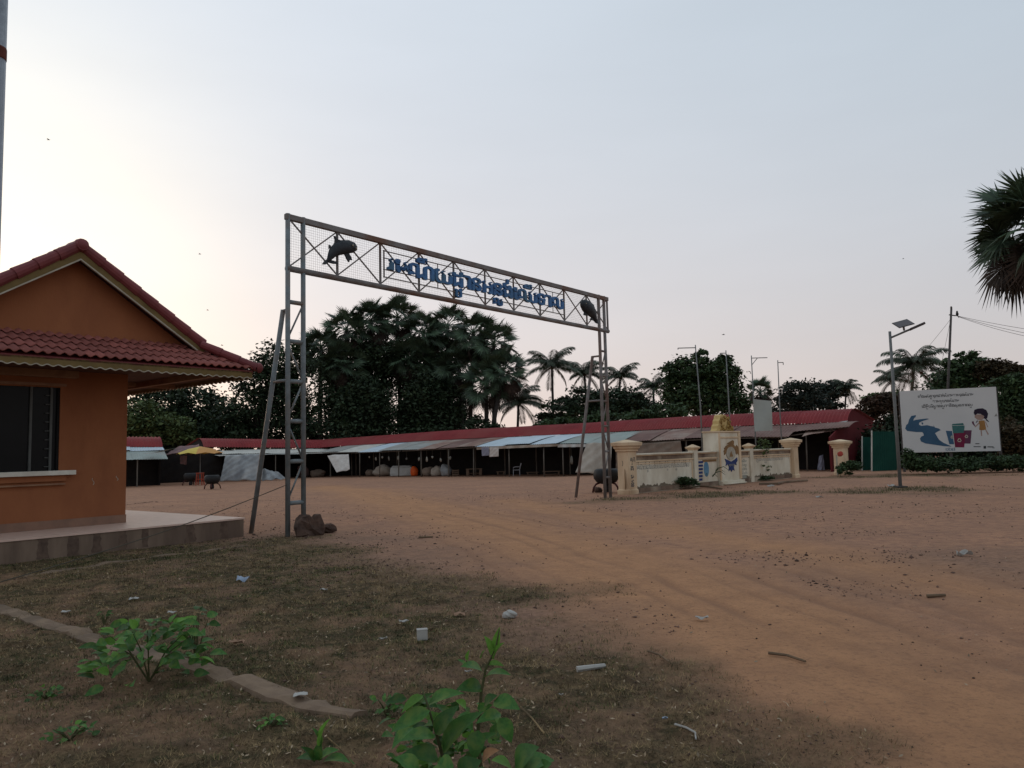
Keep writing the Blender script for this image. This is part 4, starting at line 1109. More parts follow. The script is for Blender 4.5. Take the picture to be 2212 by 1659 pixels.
for x0, y0, x1, y1, dw, m_ in ((1832, 909, 1795, 916, 1.5, 'tin_grey'), (1800, 913, 1752, 920, 1.5, 'tin_rust'), (1760, 917, 1712, 925, 1.4, 'tin_grey'), (1815, 918, 1775, 926, .9, 'tin_brown'), (1735, 922, 1696, 929, 1.2, 'tin_grey'), (1790, 922, 1745, 930, .6, 'tin_rust')):
    w_ = 3.4 - dw; pA, pB = onpl(x0, y0, MR - U * w_, U), onpl(x1, y1, MR - U * (w_ + .2), U); ph = rw.uniform(0, 6)
    sheet(pA, pB, pA - U * 1.1 - Z * .30, pB - U * 1.1 - Z * rw.uniform(.24, .36), 24, 6, lambda u, v: .012 * math.sin(u * 60) + .035 * math.sin(4 * u + 3 * v + ph), .008).build('tin_sheet', m_, ra)
# the shorter rows to the left
def side_row(nm, lab, A, Bp, f0, f1, reach, mats, alab):
    ax_ = Vector((Bp.x - A.x, Bp.y - A.y, 0)); L = ax_.length; ax_.normalize(); fw = Vector((-ax_.y, ax_.x, 0))
    if fw.y > 0: fw = -fw
    P = lambda t_, w, z: Vector((A.x, A.y, 0)) + ax_ * t_ + fw * w + Z * z
    h = thing(nm, lab, 'building', P(L / 2, 0, 0)); t_ = 0
    while t_ < L:
        t2 = min(L, t_ + 3); k0, k1 = t_ / L, t2 / L
        roof_piece(h, P, (t_, t2 + .02), A.z + (Bp.z - A.z) * k0, A.z + (Bp.z - A.z) * k1, max(3, int((t2 - t_) / .25))); t_ = t2
    MB().prism([P(.1, 1.0, -.8), P(L - .1, 1.0, -.8), P(L - .1, 1.0, A.z - 1.1), P(.1, 1.0, A.z - 1.1)], -fw * .06).build('stall_shade_back', 'market_dark', h)  # same near-black sheet, colour stands in for shade under this row
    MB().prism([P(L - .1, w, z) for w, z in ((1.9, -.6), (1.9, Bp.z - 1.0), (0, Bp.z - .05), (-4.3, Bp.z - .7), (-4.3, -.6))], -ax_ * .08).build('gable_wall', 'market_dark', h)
    a = thing('market_awning', alab, 'awning', P(L / 2, reach, gz(*P(L / 2, reach, 0).xy)), 'tin awnings along the market front')
    n = max(1, round(L / 2.6))
    for k in range(n):
        ta, tb = L * k / n, L * (k + 1) / n
        for r0, r1, z0, z1, m_ in ((1.5, reach * .62, -.78, -1.16, mats[0]), (reach * .58, reach, -1.20, f0 - A.z, mats[1])):
            ph = rw.uniform(0, 6)
            sheet(P(ta - .02, r0, A.z + z0), P(tb + .02, r0, A.z + z0), P(ta - .02, r1, A.z + z1), P(tb + .02, r1, A.z + z1 + rw.uniform(-.06, .06)), 40, 5, lambda u, v: .012 * math.sin(u * 80) + .03 * math.sin(2 * u + 3 * v + ph), .006).build('tin_sheet', m_, a)
        g_ = P(ta + .3, reach - .2, 0); MB().tube([Vector((g_.x, g_.y, gz(g_.x, g_.y) - .05)), g_ + Z * (f0 - .03)], .045, 8).build('post', 'wood_post', a)
    return P, L
PB, LBn = side_row('market_row', 'short market row with straight red tin roof left of the gate leg', at(712, 951, 77.5), at(428, 947, 70.0), 1.72, 1.72, 7.0, ('tin_white', 'tin_grey'), 'long awning of white and grey tin above the grey plastic curtain')
PC, LCn = side_row('market_row', 'end of a market row with red tin roof beside the house corner', at(200, 943, 58.5), at(343, 944, 61.0), 1.62, 1.62, 4.5, ('tin_blue', 'tin_green'), 'pale tin awning just right of the house corner')
# ================================================================== goods and furniture in front of the stalls
def wrinkle(a, k1, k2, ph): return lambda u, v: a * (math.sin(k1 * u + ph) * (.4 + .6 * v) + .5 * math.sin(k2 * u - 3 * v + ph * 2) + .3 * math.sin(k1 * 1.7 * (u + v)))
def curtain(q, m, nm, lab, cat, dd, amp=.08, k1=16):
    """q: four pixels (top left, top right, bottom left, bottom right)"""
    P = [at(x, y, dd[i] if isinstance(dd, (list, tuple)) else dd) for i, (x, y) in enumerate(q)]
    for i in (2, 3): P[i].z = max(P[i].z, gz(P[i].x, P[i].y) + .01)
    return tag(sheet(P[0], P[1], P[2], P[3], 40, 18, wrinkle(amp, k1, k1 * .55, 1.3), .012).build(nm, m, None, P[2], smooth=True), lab, cat)
curtain([(486, 984), (572, 980), (474, 1039), (566, 1037)], 'tarp_grey', 'plastic_curtain', 'creased grey plastic sheet hung before the left market row', 'tarpaulin', [64, 64, 63, 63], .10)
curtain([(566, 1012), (600, 1020), (566, 1038), (617, 1034)], 'tarp_grey', 'plastic_sheet', 'grey plastic sheet slumped beside the near gate leg', 'tarpaulin', [64.2, 64.2, 63.4, 63.4], .08)
b_ = curtain([(707, 984), (753, 981), (727, 1020), (756, 1015)], 'cloth_white', 'hanging_cloth', 'white printed cloth tied up like a sail under the awning', 'cloth', [67, 67, 66, 66], .05, 9)
curtain([(1268, 957), (1322, 957), (1243, 1020), (1318, 1026)], 'tarp_beige', 'canvas_curtain', 'beige canvas pulled aslant behind the far gate leg', 'tarpaulin', [47.5, 47.5, 46.6, 46.6], .07, 10)
curtain([(1330, 962), (1470, 952), (1330, 1020), (1478, 1010)], 'tarp_brown', 'canvas_curtain', 'brown stained canvas hung behind the painted wall', 'tarpaulin', [47.5, 46.6, 47.5, 46.6], .07, 13)
curtain([(1040, 966), (1056, 966), (1041, 985), (1057, 984)], 'cloth_lilac', 'hung_garment', 'dark lilac garment hung under the bright awning', 'clothing', 52.5, .03, 8)
curtain([(1058, 966), (1077, 967), (1057, 987), (1077, 986)], 'cloth_white', 'hung_garment', 'pale garment hung right of the lilac one under the awning', 'clothing', 52.4, .03, 8)
curtain([(1770, 985), (1778, 982), (1766, 1019), (1782, 1019)], 'cloth_lilac', 'hung_cloth', 'pale lilac cloth hanging in the dark shed doorway', 'cloth', 44.0, .04, 7)
def bundle(px0, px1, py0, py1, m, nm, lab, seed, amp=.13, cat='sack', depth=.9):
    p = G((px0 + px1) / 2, py1); q = at(px1, py1, p.y); hw_ = (q - at(px0, py1, p.y)).length / 2
    h = at((px0 + px1) / 2, py0, p.y).z - p.z
    return tag(blob(p + Z * (h * .42) + Vector((0, hw_ * depth * .5, 0)), (hw_, hw_ * depth, h * .58), random.Random(seed), 20, 12, amp, p.z).build(nm, m, None, p, smooth=True), lab, cat)
bundle(788, 812, 1014, 1028, 'tarp_brown', 'cloth_heap', 'low brown heap left of the sloping pale sack', 1)
bundle(806, 846, 1006, 1028, 'tarp_beige', 'sack_heap', 'sloping pale sack pile beside the white covered goods', 2, .2)
pw = G(866, 1028)
wt = MB().frustum(pw + Vector((0, .8, 0)), Vector((1, 0, 0)), Vector((0, 1, 0)), [(.92, .75, 0), (.95, .78, .25), (.90, .72, .68), (.74, .5, .86)])
tag(wt.build('covered_goods', 'tarp_white', None, pw, bevel=.05), 'goods covered with a white tarpaulin, left of the orange sack', 'tarpaulin')
bundle(886, 904, 1007, 1028, 'orange_bag', 'orange_sack', 'bright orange sack standing in front of the market stalls', 4, .07)
bundle(912, 938, 1008, 1028, 'tarp_brown', 'covered_bundle', 'brown tarpaulin bundle right of the orange sack', 5, .12)
bundle(932, 956, 1006, 1028, 'tarp_beige', 'covered_bundle', 'beige tarpaulin bundle between the brown and grey ones', 6, .16)
bundle(950, 978, 1003, 1028, 'tarp_grey', 'covered_bundle', 'grey tarpaulin bundle beside the wooden crate', 7, .14)
bundle(640, 668, 1006, 1030, 'cloth_pink', 'cloth_heap', 'pinkish heap of cloth behind the near gate leg', 8, .2)
bundle(668, 700, 1014, 1030, 'tarp_brown', 'cloth_heap', 'dark brown heap just right of the near gate leg', 9, .2)
def crate(px, py, w, h, lab, m='wood_plank'):
    p = G(px, py); c = thing('wooden_crate', lab, 'crate', p)
    for sx in (-1, 1):
        for sy in (0, 1): MB().box(p + Vector((sx * (w / 2 - .03), sy * .4 + .03, h / 2)), (.06, .06, h)).build('corner_post', m, c)
    for k in range(3):
        z_ = h * (.18 + .32 * k)
        for y in (-.012, .472): MB().box(p + Vector((0, y, z_)), (w, .02, h * .2)).build('slat', m, c)
        for sx in (-1, 1): MB().box(p + Vector((sx * (w / 2 + .011), .23, z_)), (.02, .46, h * .2)).build('slat', m, c)
crate(984, 1028, .5, .5, 'small slatted wooden crate beside the grey bundle')
def table(px, py, w, h, lab, m='wood_plank', d=.7, nm='wooden_table', cat='table', planks=3):
    p = G(px, py); c = thing(nm, lab, cat, p)
    for k in range(planks): MB().box(p + Vector((0, (k + .5) * d / planks, h - .025)), (w, d / planks - .012, .05)).build('plank', m, c)
    for sx in (-1, 1):
        for y in (.05, d - .05): MB().box(p + Vector((sx * (w / 2 - .12), y, h / 2 - .03)), (.09 if cat == 'bench' else .2, .08, h - .055)).build('leg', m, c)
    MB().box(p + Vector((0, d / 2, h * .35)), (w - .3, .05, .05)).build('stretcher', m, c)
table(1024, 1028, 1.25, .55, 'low wooden table with block legs before the stalls')
table(1192, 1028, 1.25, .34, 'low wooden bench between two awning posts', nm='wooden_bench', cat='bench', planks=2, d=.5)
table(1150, 1027, .9, .25, 'very low plank bench left of the two awning posts', nm='wooden_bench', cat='bench', planks=2, d=.4)
table(1082, 1027, .7, .3, 'small dark stool bench left of the plastic chair', nm='wooden_bench', cat='bench', planks=2, d=.4)
cp = G(1117, 1028); ch = thing('plastic_chair', 'pale plastic armchair standing sideways under the awning', 'chair', cp)
MB().box(cp + Vector((-.05, .25, .43)), (.50, .48, .05)).build('seat', 'plastic_pale', ch, bevel=.015)
MB().prism([cp + Vector((.17, .02, .46)), cp + Vector((.23, .02, .46)), cp + Vector((.36, .05, .92)), cp + Vector((.28, .05, .92))], Vector((0, .44, 0))).build('backrest', 'plastic_pale', ch, bevel=.015)
for sx, sy in ((-.26, .03), (-.26, .47), (.20, .03), (.20, .47)): MB().tube([cp + Vector((sx * 1.05, sy, 0)), cp + Vector((sx, sy, .42))], [.025, .032], 8).build('leg', 'plastic_pale', ch)
for sy in (.02, .48): MB().tube([cp + Vector((-.26, sy, .44)), cp + Vector((-.26, sy, .62)), cp + Vector((-.1, sy, .66)), cp + Vector((.28, sy, .66))], .025, 8).build('armrest', 'plastic_pale', ch)
rs = G(432, 1048); st = thing('red_stool', 'dull red plastic stool between the two tyre bins', 'stool', rs)
MB().box(rs + Vector((0, 0, .86)), (.46, .42, .06)).build('seat', 'red_plastic', st, bevel=.015)
for sx in (-1, 1):
    for sy in (-1, 1): MB().bar(rs + Vector((sx * .22, sy * .2, 0)), rs + Vector((sx * .17, sy * .15, .84)), .06).build('leg', 'red_plastic', st)
MB().box(rs + Vector((0, -.01, .42)), (.36, .30, .05)).build('brace', 'red_plastic', st)
# bags and packets hung on the beams
hb_ = []
rh = random.Random(31)
ORD = ('first', 'second', 'third', 'fourth', 'fifth', 'sixth', 'seventh', 'eighth', 'ninth', 'tenth', 'eleventh', 'twelfth')
for k, px in enumerate((798, 812, 826, 840, 860, 878, 905, 922, 934, 952, 972, 1234)):
    py = 988 + rh.uniform(-3, 3); d_ = 66 - (px - 797) * .065; p = at(px, py, d_); h_ = rh.uniform(.14, .36)
    o = blob(p - Z * h_ * .5, (.075, .06, h_ * .55), random.Random(px), 10, 7, .2).build('hanging_bag', 'bag_pale', None, p, smooth=True)
    MB().tube([p, p + Z * .5], .006, 4).build('string', 'rope', o)
    tag(o, ORD[k] + ' small packet from the left hung under the market awnings', 'bag', 'packets hung along the stall fronts')
# counters in the shade
for k, (px, lab) in enumerate(((800, 'dark plank counter far left behind the sack heap'), (930, 'dark plank counter behind the tarpaulin bundles'), (1075, 'dark plank counter behind the plastic chair'), (1190, 'dark plank counter behind the low bench'))):
    p = G(px, 1024); p = p - U * -2.2
    p.z = gz(p.x, p.y); c = thing('stall_counter', lab, 'counter', p)
    for q in range(4): MB().obox(p + Z * .8 + U * (q * .2), V, U, Z, 2.6, .19, .04).build('plank', 'wood_plank', c)
    for s1 in (-1.2, 1.2):
        for s2 in (0, .6): MB().bar(p + V * s1 + U * s2, p + V * s1 + U * s2 + Z * .778, .07).build('leg', 'wood_plank', c)
curtain([(346, 972), (480, 978), (346, 1046), (478, 1040)], 'market_dark', 'stall_shade_sheet', 'near-black sheet standing in for the shaded stall behind the tyre bins', 'cloth', [63.5, 66, 63.5, 66], .06, 12)  # near-black sheet added for the shade inside the open stall
# umbrella and pink awning cloth by the left row
up_ = G(432, 1045); um = thing('market_umbrella', 'yellow and orange market umbrella open over the left stalls', 'umbrella', up_)
ut = at(438, 964, up_.y); ur = 1.75
MB().tube([up_, Vector((up_.x, up_.y, ut.z))], .03, 8).build('pole', 'pole_grey', um)
for k in range(8):
    a0_, a1_ = R(45 * k + 12), R(45 * k + 57); C_ = Vector((up_.x, up_.y, 0))
    e0 = C_ + Vector((math.cos(a0_) * ur, math.sin(a0_) * ur, ut.z - .58)); e1 = C_ + Vector((math.cos(a1_) * ur, math.sin(a1_) * ur, ut.z - .58)); tp = C_ + Z * ut.z
    md = (e0 + e1) / 2 + Z * .10; m0, m1 = (e0 + tp) / 2 + Z * .1, (e1 + tp) / 2 + Z * .1
    MB().add([tp, m0, m1, e0, md, e1] + [x - Z * .01 for x in (tp, m0, m1, e0, md, e1)], [(0, 1, 2), (1, 3, 4), (1, 4, 2), (2, 4, 5), (6, 8, 7), (7, 10, 9), (7, 8, 10), (8, 11, 10), (3, 9, 10, 4), (4, 10, 11, 5)]).build('canopy_panel', 'umbrella_yellow' if k not in (6, 7, 0) else 'umbrella_orange', um)
curtain([(368, 972), (430, 958), (356, 980), (432, 978)], 'cloth_pink', 'cloth_canopy', 'torn pink cloth canopy left of the yellow umbrella', 'cloth', [62, 62, 60, 60], .12, 9)
curtain([(388, 984), (404, 984), (389, 1002), (403, 1004)], 'cloth_pink', 'hung_cloth', 'small dark pink cloth hanging below the canopy', 'cloth', 60.5, .05, 7)
q0, q1 = at(325, 978, 57), at(382, 970, 57)
tag(sheet(q0, q1, q0 + Vector((0, -1.2, -.08)), q1 + Vector((0, -1.2, -.06)), 20, 3, lambda u, v: .05 * math.sin(5 * u), .01).build('awning_flap', 'tin_green', None, q0), 'narrow pale green flap between house corner and pink canopy', 'awning')
pq = G(344, 1047); tag(MB().tube([pq - Z * .1, Vector((pq.x, pq.y, at(343, 950, pq.y).z))], [.05, .04], 8).build('awning_pole', 'wood_post', None, pq, smooth=True), 'single wooden pole standing right of the house corner', 'pole')
pg = G(298, 1047); bx2 = thing('white_box', 'pale box on a dark stand right of the house', 'box', pg)
MB().box(pg + Vector((0, .3, 1.02)), (.72, .5, .62)).build('box', 'plastic_pale', bx2, bevel=.02)
for sx in (-1, 1): MB().bar(pg + Vector((sx * .3, .3, 0)), pg + Vector((sx * .3, .3, .71)), .08).build('leg', 'pole_dark', bx2)
MB().bar(pg + Vector((-.34, .3, .3)), pg + Vector((.34, .3, .3)), .06).build('shelf', 'pole_dark', bx2)
# bins made of old tyres
def tyre_bin(px, py, sc_, lab, rot):
    p = G(px, py); b0 = thing('tyre_bin', lab, 'bin', p, 'bins made from old tyres')
    P = lambda x, y, z: p + Vector((x * math.cos(rot) - y * math.sin(rot), x * math.sin(rot) + y * math.cos(rot), z)) * sc_
    MB().lathe(P(0, 0, .30), [(.20 * sc_, 0), (.36 * sc_, .06 * sc_), (.46 * sc_, .2 * sc_), (.47 * sc_, .36 * sc_), (.42 * sc_, .5 * sc_), (.36 * sc_, .54 * sc_), (.34 * sc_, .52 * sc_), (.40 * sc_, .36 * sc_), (.36 * sc_, .15 * sc_), (.1 * sc_, .06 * sc_)], 22).build('tub', 'rubber', b0, smooth=True)
    for k in range(3):
        a = k * 2.094 + .5
        MB().tube([P(math.cos(a) * r_, math.sin(a) * r_, z_) for r_, z_ in ((.26, .34), (.40, .30), (.50, .18), (.54, .0))], .035 * sc_, 8).build('leg', 'leg_red', b0, smooth=True)
    MB().lathe(P(0, 0, 0), [(.10 * sc_, 0), (.13 * sc_, .1 * sc_), (.1 * sc_, .32 * sc_)], 10).build('foot', 'rubber', b0)
tyre_bin(458, 1056, 1.0, 'black tyre bin on curved legs in front of the grey curtain', .3)
tyre_bin(412, 1048, 1.05, 'black tyre bin further left, behind the red stool', 1.1)
tyre_bin(1311, 1063, 1.0, 'large black tyre bin between far gate leg and first wall pillar', .8)

# ================================================================== utility pole, wires, birds
ub = at(2040, 1000, 50.0); ub.z = gz(ub.x, ub.y); utp = at(2055, 667, 50.0)
upo = thing('utility_pole', 'slender leaning utility pole with wires above the billboard', 'pole', ub)
MB().tube([ub - Z * .1, utp], [.10, .065], 10).build('pole', 'pole_dark', upo, smooth=True)
MB().lathe(utp, [(.05, 0), (.07, .06), (.04, .16)], 10).build('insulator', 'pole_dark', upo)
MB().bar(at(2050, 680, 50), at(2064, 682, 50), .06).build('crossarm', 'pole_dark', upo)
def wire(a, c, sag, lab, r=.012):
    mb = MB().tube([a.lerp(c, k / 14) - Z * sag * 4 * (k / 14) * (1 - k / 14) for k in range(15)], r, 5)
    tag(mb.build('wire', 'pole_dark', None, a), lab, 'wire')
w0 = at(2062, 681, 50)
wire(w0, at(2330, 745, 42), .25, 'lower wire running right from the utility pole to the frame edge')
wire(w0, at(2330, 738, 44), .18, 'middle wire running right from the utility pole')
wire(w0, at(2330, 726, 46), .12, 'upper wire running right from the utility pole')
wire(at(2053, 690, 50), at(1955, 805, 62), .1, 'stay wire running down left from the pole to the coconut palm', .010)
wire(at(2053, 692, 50), at(2024, 830, 51), .05, 'steep stay wire close to the left side of the pole', .010)
def bird(px, py, d_, span, lab, flap=.3):
    p = at(px, py, d_); b0 = thing('bird', lab, 'bird', p)
    MB().lathe(p, [(.005, -.5 * span), (.07 * span, -.2 * span), (.09 * span, .1 * span), (.04 * span, .32 * span), (.005, .42 * span)], 8, ((0, 1, 0), (0, 0, 1), (1, 0, 0))).build('body', 'bird_dark', b0)
    for s_ in (-1, 1):
        MB().prism([p + Vector((.15 * span, 0, 0)), p + Vector((.1 * span, s_ * .3 * span, flap * .3 * span)), p + Vector((-.12 * span, s_ * .62 * span, flap * .5 * span)), p + Vector((-.1 * span, 0, 0))], Z * .012).build('wing', 'bird_dark', b0)
for k, (px, py, d_, sp_, lab) in enumerate(((105, 302, 40, .22, 'tiny bird flying high at the upper left'), (432, 549, 45, .2, 'tiny bird flying above the right slope of the house roof'), (449, 670, 45, .16, 'tiny bird flying just above the hip of the roof'), (480, 746, 40, .16, 'tiny bird low over the roof end'), (609, 686, 45, .14, 'tiny bird just left of the near gate post'), (1563, 723, 50, .25, 'tiny bird above the second flagpole'), (1951, 559, 60, .2, 'tiny bird in the empty sky on the right'))):
    bird(px, py, d_, sp_, lab)
pbp = at(2068, 683, 50); pbd = thing('bird', 'small dark bird perched on the wire beside the pole top', 'bird', pbp)
MB().lathe(pbp, [(.02, 0), (.08, .06), (.09, .16), (.06, .24), (.065, .30), (.02, .36)], 8).build('body', 'bird_dark', pbd, smooth=True)
MB().bar(pbp + Vector((.02, 0, .05)), pbp + Vector((.10, 0, -.12)), .04, .015).build('tail', 'bird_dark', pbd)

# ================================================================== vegetation
def leaf_quads(C, size, rng, up=.35, asp=.5):
    """C (n,3) centres -> rhombic leaves"""
    n = len(C); a = rng.normal(size=(n, 3)); a[:, 2] *= .6; a /= np.linalg.norm(a, axis=1)[:, None]
    h = rng.normal(size=(n, 3)); h[:, 2] += up * 3; b = np.cross(a, h); b /= np.linalg.norm(b, axis=1)[:, None] + 1e-9
    s = size * rng.uniform(.6, 1.35, n)[:, None]
    v = np.stack([C - a * s, C + b * s * asp, C + a * s, C - b * s * asp], 1).reshape(-1, 3)
    return v, np.arange(n * 4).reshape(n, 4)
def clump_points(blobs, n, rng, per=60, tight=.22, shell=.55):
    """blobs: (centre, (rx,ry,rz)) -> leaf centres gathered in clumps near each blob's surface"""
    vol = np.array([r[0] * r[2] for _, r in blobs]); cnt = np.maximum(1, (vol / vol.sum() * n).astype(int)); out = []
    for (c, r), k in zip(blobs, cnt):
        nc = max(3, k // per); d = rng.normal(size=(nc, 3)); d /= np.linalg.norm(d, axis=1)[:, None]
        rad = (shell + (1 - shell) * rng.random(nc) ** .6)[:, None] * rng.uniform(.8, 1.12, nc)[:, None]
        cc = np.array(c)[None] + d * rad * np.array(r)[None]
        idx = rng.integers(0, nc, k); sg = tight * np.array(r)[None] * rng.uniform(.5, 1.3, nc)[idx][:, None]
        out.append(cc[idx] + rng.normal(size=(k, 3)) * sg * np.array([1, 1, .7])[None])
    return np.concatenate(out)
def blobs_px(lst, d, depth=1.0):
    return [((lambda p: (p.x, p.y + o, p.z))(at(x, y, d)), (rx / F * d, rx / F * d * depth, ry / F * d)) for x, y, rx, ry, o in [(*b_, 0) if len(b_) == 4 else b_ for b_ in lst]]
def tree(lab, base_px, d, blobs, n, size, m, seed, trunk=.25, per=60, tight=.22, cat='tree', nm='broadleaf_tree', group=None, limbs=True, depth=1.0, shell=.55):
    rng = np.random.default_rng(seed); B = blobs_px(blobs, d, depth)
    bx_ = at(base_px, 1000, d); bx_.z = gz(bx_.x, bx_.y)
    tr = thing(nm, lab, cat, bx_, group)
    C = clump_points(B, n, rng, per, tight, shell); C[:, 2] = np.maximum(C[:, 2], bx_.z + .05)
    v, f = leaf_quads(C, size, rng)
    me = mesh_np('crown', v - np.array(bx_)[None], f); o = mesh_obj('crown', me, m, tr); o['kind'] = 'stuff'
    if trunk:
        top = max(b_[0][2] for b_ in B); md = Vector((bx_.x, bx_.y, bx_.z + (top - bx_.z) * .45))
        MB().tube([bx_ - Z * .2, bx_.lerp(md, .5) + Vector((.12, 0, 0)), md], [trunk, trunk * .8, trunk * .6], 9).build('trunk', 'bark', tr, smooth=True)
        if limbs:
            mb = MB()
            for c, r in B:
                c = Vector(c); mb.tube([md - Z * .3, md.lerp(c, .55) + Z * .3, c], [trunk * .45, trunk * .28, trunk * .1], 6)
            mb.build('limbs', 'bark', tr, smooth=True)
    return tr
# --- fan palms
def fan_frond(m, droop, seed):
    r_ = random.Random(seed); mb = MB(); L = 1.25
    pts = [Vector((0, 0, 0)), Vector((L * .5, 0, .05 - droop * .05)), Vector((L, 0, -.02 - droop * .22))]
    mb.tube(pts, [.035, .026, .018], 5)
    c = pts[-1]; ax = (pts[2] - pts[1]).normalized(); n = 30
    for k in range(n):
        a = R(-140 + 280 * (k + .5) / n); da = R(280 / n * .5)
        fold = .10 * (1 if k % 2 else -1)
        def pt(an, r, lift=0): return c + ax * (r * math.cos(an)) + Vector((0, 1, 0)) * (r * math.sin(an)) + Z * (lift - droop * .25 * r * r + .22 * abs(math.sin(an)) * r)
        r1 = r_.uniform(.92, 1.12) * (1 - .22 * abs(a) / R(140)); rm = r1 * .55
        mb.add([c, pt(a - da, rm, -fold * .12), pt(a, r1, -r_.uniform(0, .18)), pt(a + da, rm, fold * .12)], [(0, 1, 2, 3)])
    me = mb.mesh('frond'); me.materials.append(MATS[m]); return me
FANS = [fan_frond('fan_green', .2, 1), fan_frond('fan_green', .6, 2), fan_frond('fan_dead', 1.5, 3)]
def fan_palm(lab, cx_, cy_, d, rad, nf, seed, group=None, base=None, dead=.25, tilt=0):
    r_ = random.Random(seed); C = at(cx_, cy_, d)
    b0 = at(base, 1000, d) if base else Vector((C.x + r_.uniform(-.4, .4), C.y, 0)); b0.z = gz(b0.x, b0.y)
    pm = thing('fan_palm', lab, 'palm tree', b0, group); sc_ = rad / 2.1
    MB().tube([b0 - Z * .2, b0.lerp(C, .5) + Vector((r_.uniform(-.2, .2), 0, 0)), C - Z * .2 * sc_], [.30, .23, .20], 10).build('trunk', 'palm_bark', pm, smooth=True)
    for k in range(nf):
        f_ = (k + .5) / nf; el = math.asin(max(-1, min(1, .98 - 1.75 * f_))); az = k * 2.39996 + r_.uniform(-.2, .2)
        me_ = FANS[2] if f_ > 1 - dead else FANS[0 if f_ < .45 else 1]
        s_ = sc_ * r_.uniform(.85, 1.12)
        w = Matrix.Translation(C - b0 - Z * .25 * f_ * sc_) @ Matrix.Rotation(az, 4, 'Z') @ Matrix.Rotation(-el, 4, 'Y') @ Matrix.Rotation(r_.uniform(-.9, .9), 4, 'X') @ Matrix.Scale(s_, 4)
        mesh_obj('frond', me_, None, pm, mw=w)
    return pm
GPALM = 'fan palms in the dark grove behind the market'
for k, (x, y, d_, lab) in enumerate(((694, 752, 84, 'fan palm at the left shoulder of the dark grove'), (748, 712, 82, 'fan palm second from the left in the dark grove'), (802, 692, 84, 'fan palm at the highest left hump of the grove'), (858, 684, 86, 'fan palm at the very top of the dark grove'),
        (914, 718, 83, 'fan palm under the middle of the gate beam'), (966, 706, 85, 'fan palm right of the middle of the grove'), (1022, 716, 80, 'tall fan palm at the right end of the grove with a bare trunk'), (1066, 742, 78, 'fan palm leaning out at the right side of the grove'),
        (1086, 800, 76, 'lower fan palm hung with dead leaves right of the grove'), (744, 782, 81, 'lower fan palm inside the left half of the grove'), (992, 792, 81, 'lower fan palm inside the right half of the grove'), (888, 772, 82, 'lower fan palm in the centre of the grove'), (1050, 826, 77, 'low shaggy fan palm beside the bare palm trunks'))):
    fan_palm(lab, x, y, d_, 2.75, 34, 100 + k, GPALM, {6: 1010, 8: 1054, 12: 1052}.get(k), .16)
fan_palm('big fan palm cut off by the right edge of the picture', 2250, 488, 21.5, 2.05, 62, 77, None, 2285, .22)
fan_palm('small far fan palm standing behind the pale banner', 1642, 843, 118, 2.3, 30, 78, None, 1645, .2)
# --- coconut palms
def coco_frond(m, el, seed):
    r_ = random.Random(seed); mb = MB(); L = 3.4; n = 14; pts = []; p = Vector((0, 0, 0)); a = el
    for k in range(n + 1):
        pts.append(p.copy()); p = p + Vector((math.cos(a), 0, math.sin(a))) * (L / n); a -= (.055 + .075 * k / n) * (1.25 if el > .3 else .9)
    mb.tube(pts, [.045 * (1 - k / n) + .008 for k in range(n + 1)], 5)
    for k in range(3, 70):
        f_ = k / 70 * n; i = min(n - 1, int(f_)); q = pts[i].lerp(pts[i + 1], f_ - i); t_ = (pts[i + 1] - pts[i]).normalized()
        for s_ in (-1, 1):
            ln = .95 * math.sin(math.pi * (.12 + .80 * k / 70)) ** .5 * r_.uniform(.8, 1.1)
            dr = (t_ * .55 + Vector((0, s_ * .75, 0)) + Z * r_.uniform(-.75, -.35)).normalized()
            e = q + dr * ln - Z * .1 * ln; w = t_ * .034; mid = q + dr * ln * .5 + Z * .03
            mb.add([q, mid - w, e, mid + w], [(0, 1, 2, 3)])
    me = mb.mesh('frond'); me.materials.append(MATS[m]); return me
COCO = [coco_frond('coco_green', 1.15, 1), coco_frond('coco_green', .75, 2), coco_frond('coco_green', .25, 3), coco_frond('coco_dry', -.5, 4)]
def coco_palm(lab, cx_, cy_, d, rad, nf, seed, base=None, group='coconut palms along the horizon'):
    r_ = random.Random(seed); C = at(cx_, cy_, d); b0 = at(base or cx_, 1000, d); b0.z = gz(b0.x, b0.y)
    pm = thing('coconut_palm', lab, 'palm tree', b0, group); s0 = rad / 3.0
    MB().tube([b0 - Z * .2, b0.lerp(C, .5) + Vector((r_.uniform(-.3, .3), 0, 0)), C], [.24, .16, .13], 9).build('trunk', 'palm_bark', pm, smooth=True)
    for k in range(nf):
        f_ = (k + .5) / nf; kind = 0 if f_ < .28 else 1 if f_ < .58 else 2 if f_ < .86 else 3
        w = Matrix.Translation(C - b0) @ Matrix.Rotation(k * 2.39996 + r_.uniform(-.25, .25), 4, 'Z') @ Matrix.Rotation(r_.uniform(-.15, .15), 4, 'Y') @ Matrix.Rotation(r_.uniform(-.3, .3), 4, 'X') @ Matrix.Scale(s0 * r_.uniform(.85, 1.12), 4)
        mesh_obj('frond', COCO[kind], None, pm, mw=w)
    mb = MB()
    for k in range(7): a = k * .9; mb.lathe(C + Vector((math.cos(a) * .2, math.sin(a) * .2, -.28)) * s0, [(.02, -.13), (.10, -.05), (.11, .05), (.03, .13)], 7)
    mb.build('coconut_bunch', 'coco_dry', pm)
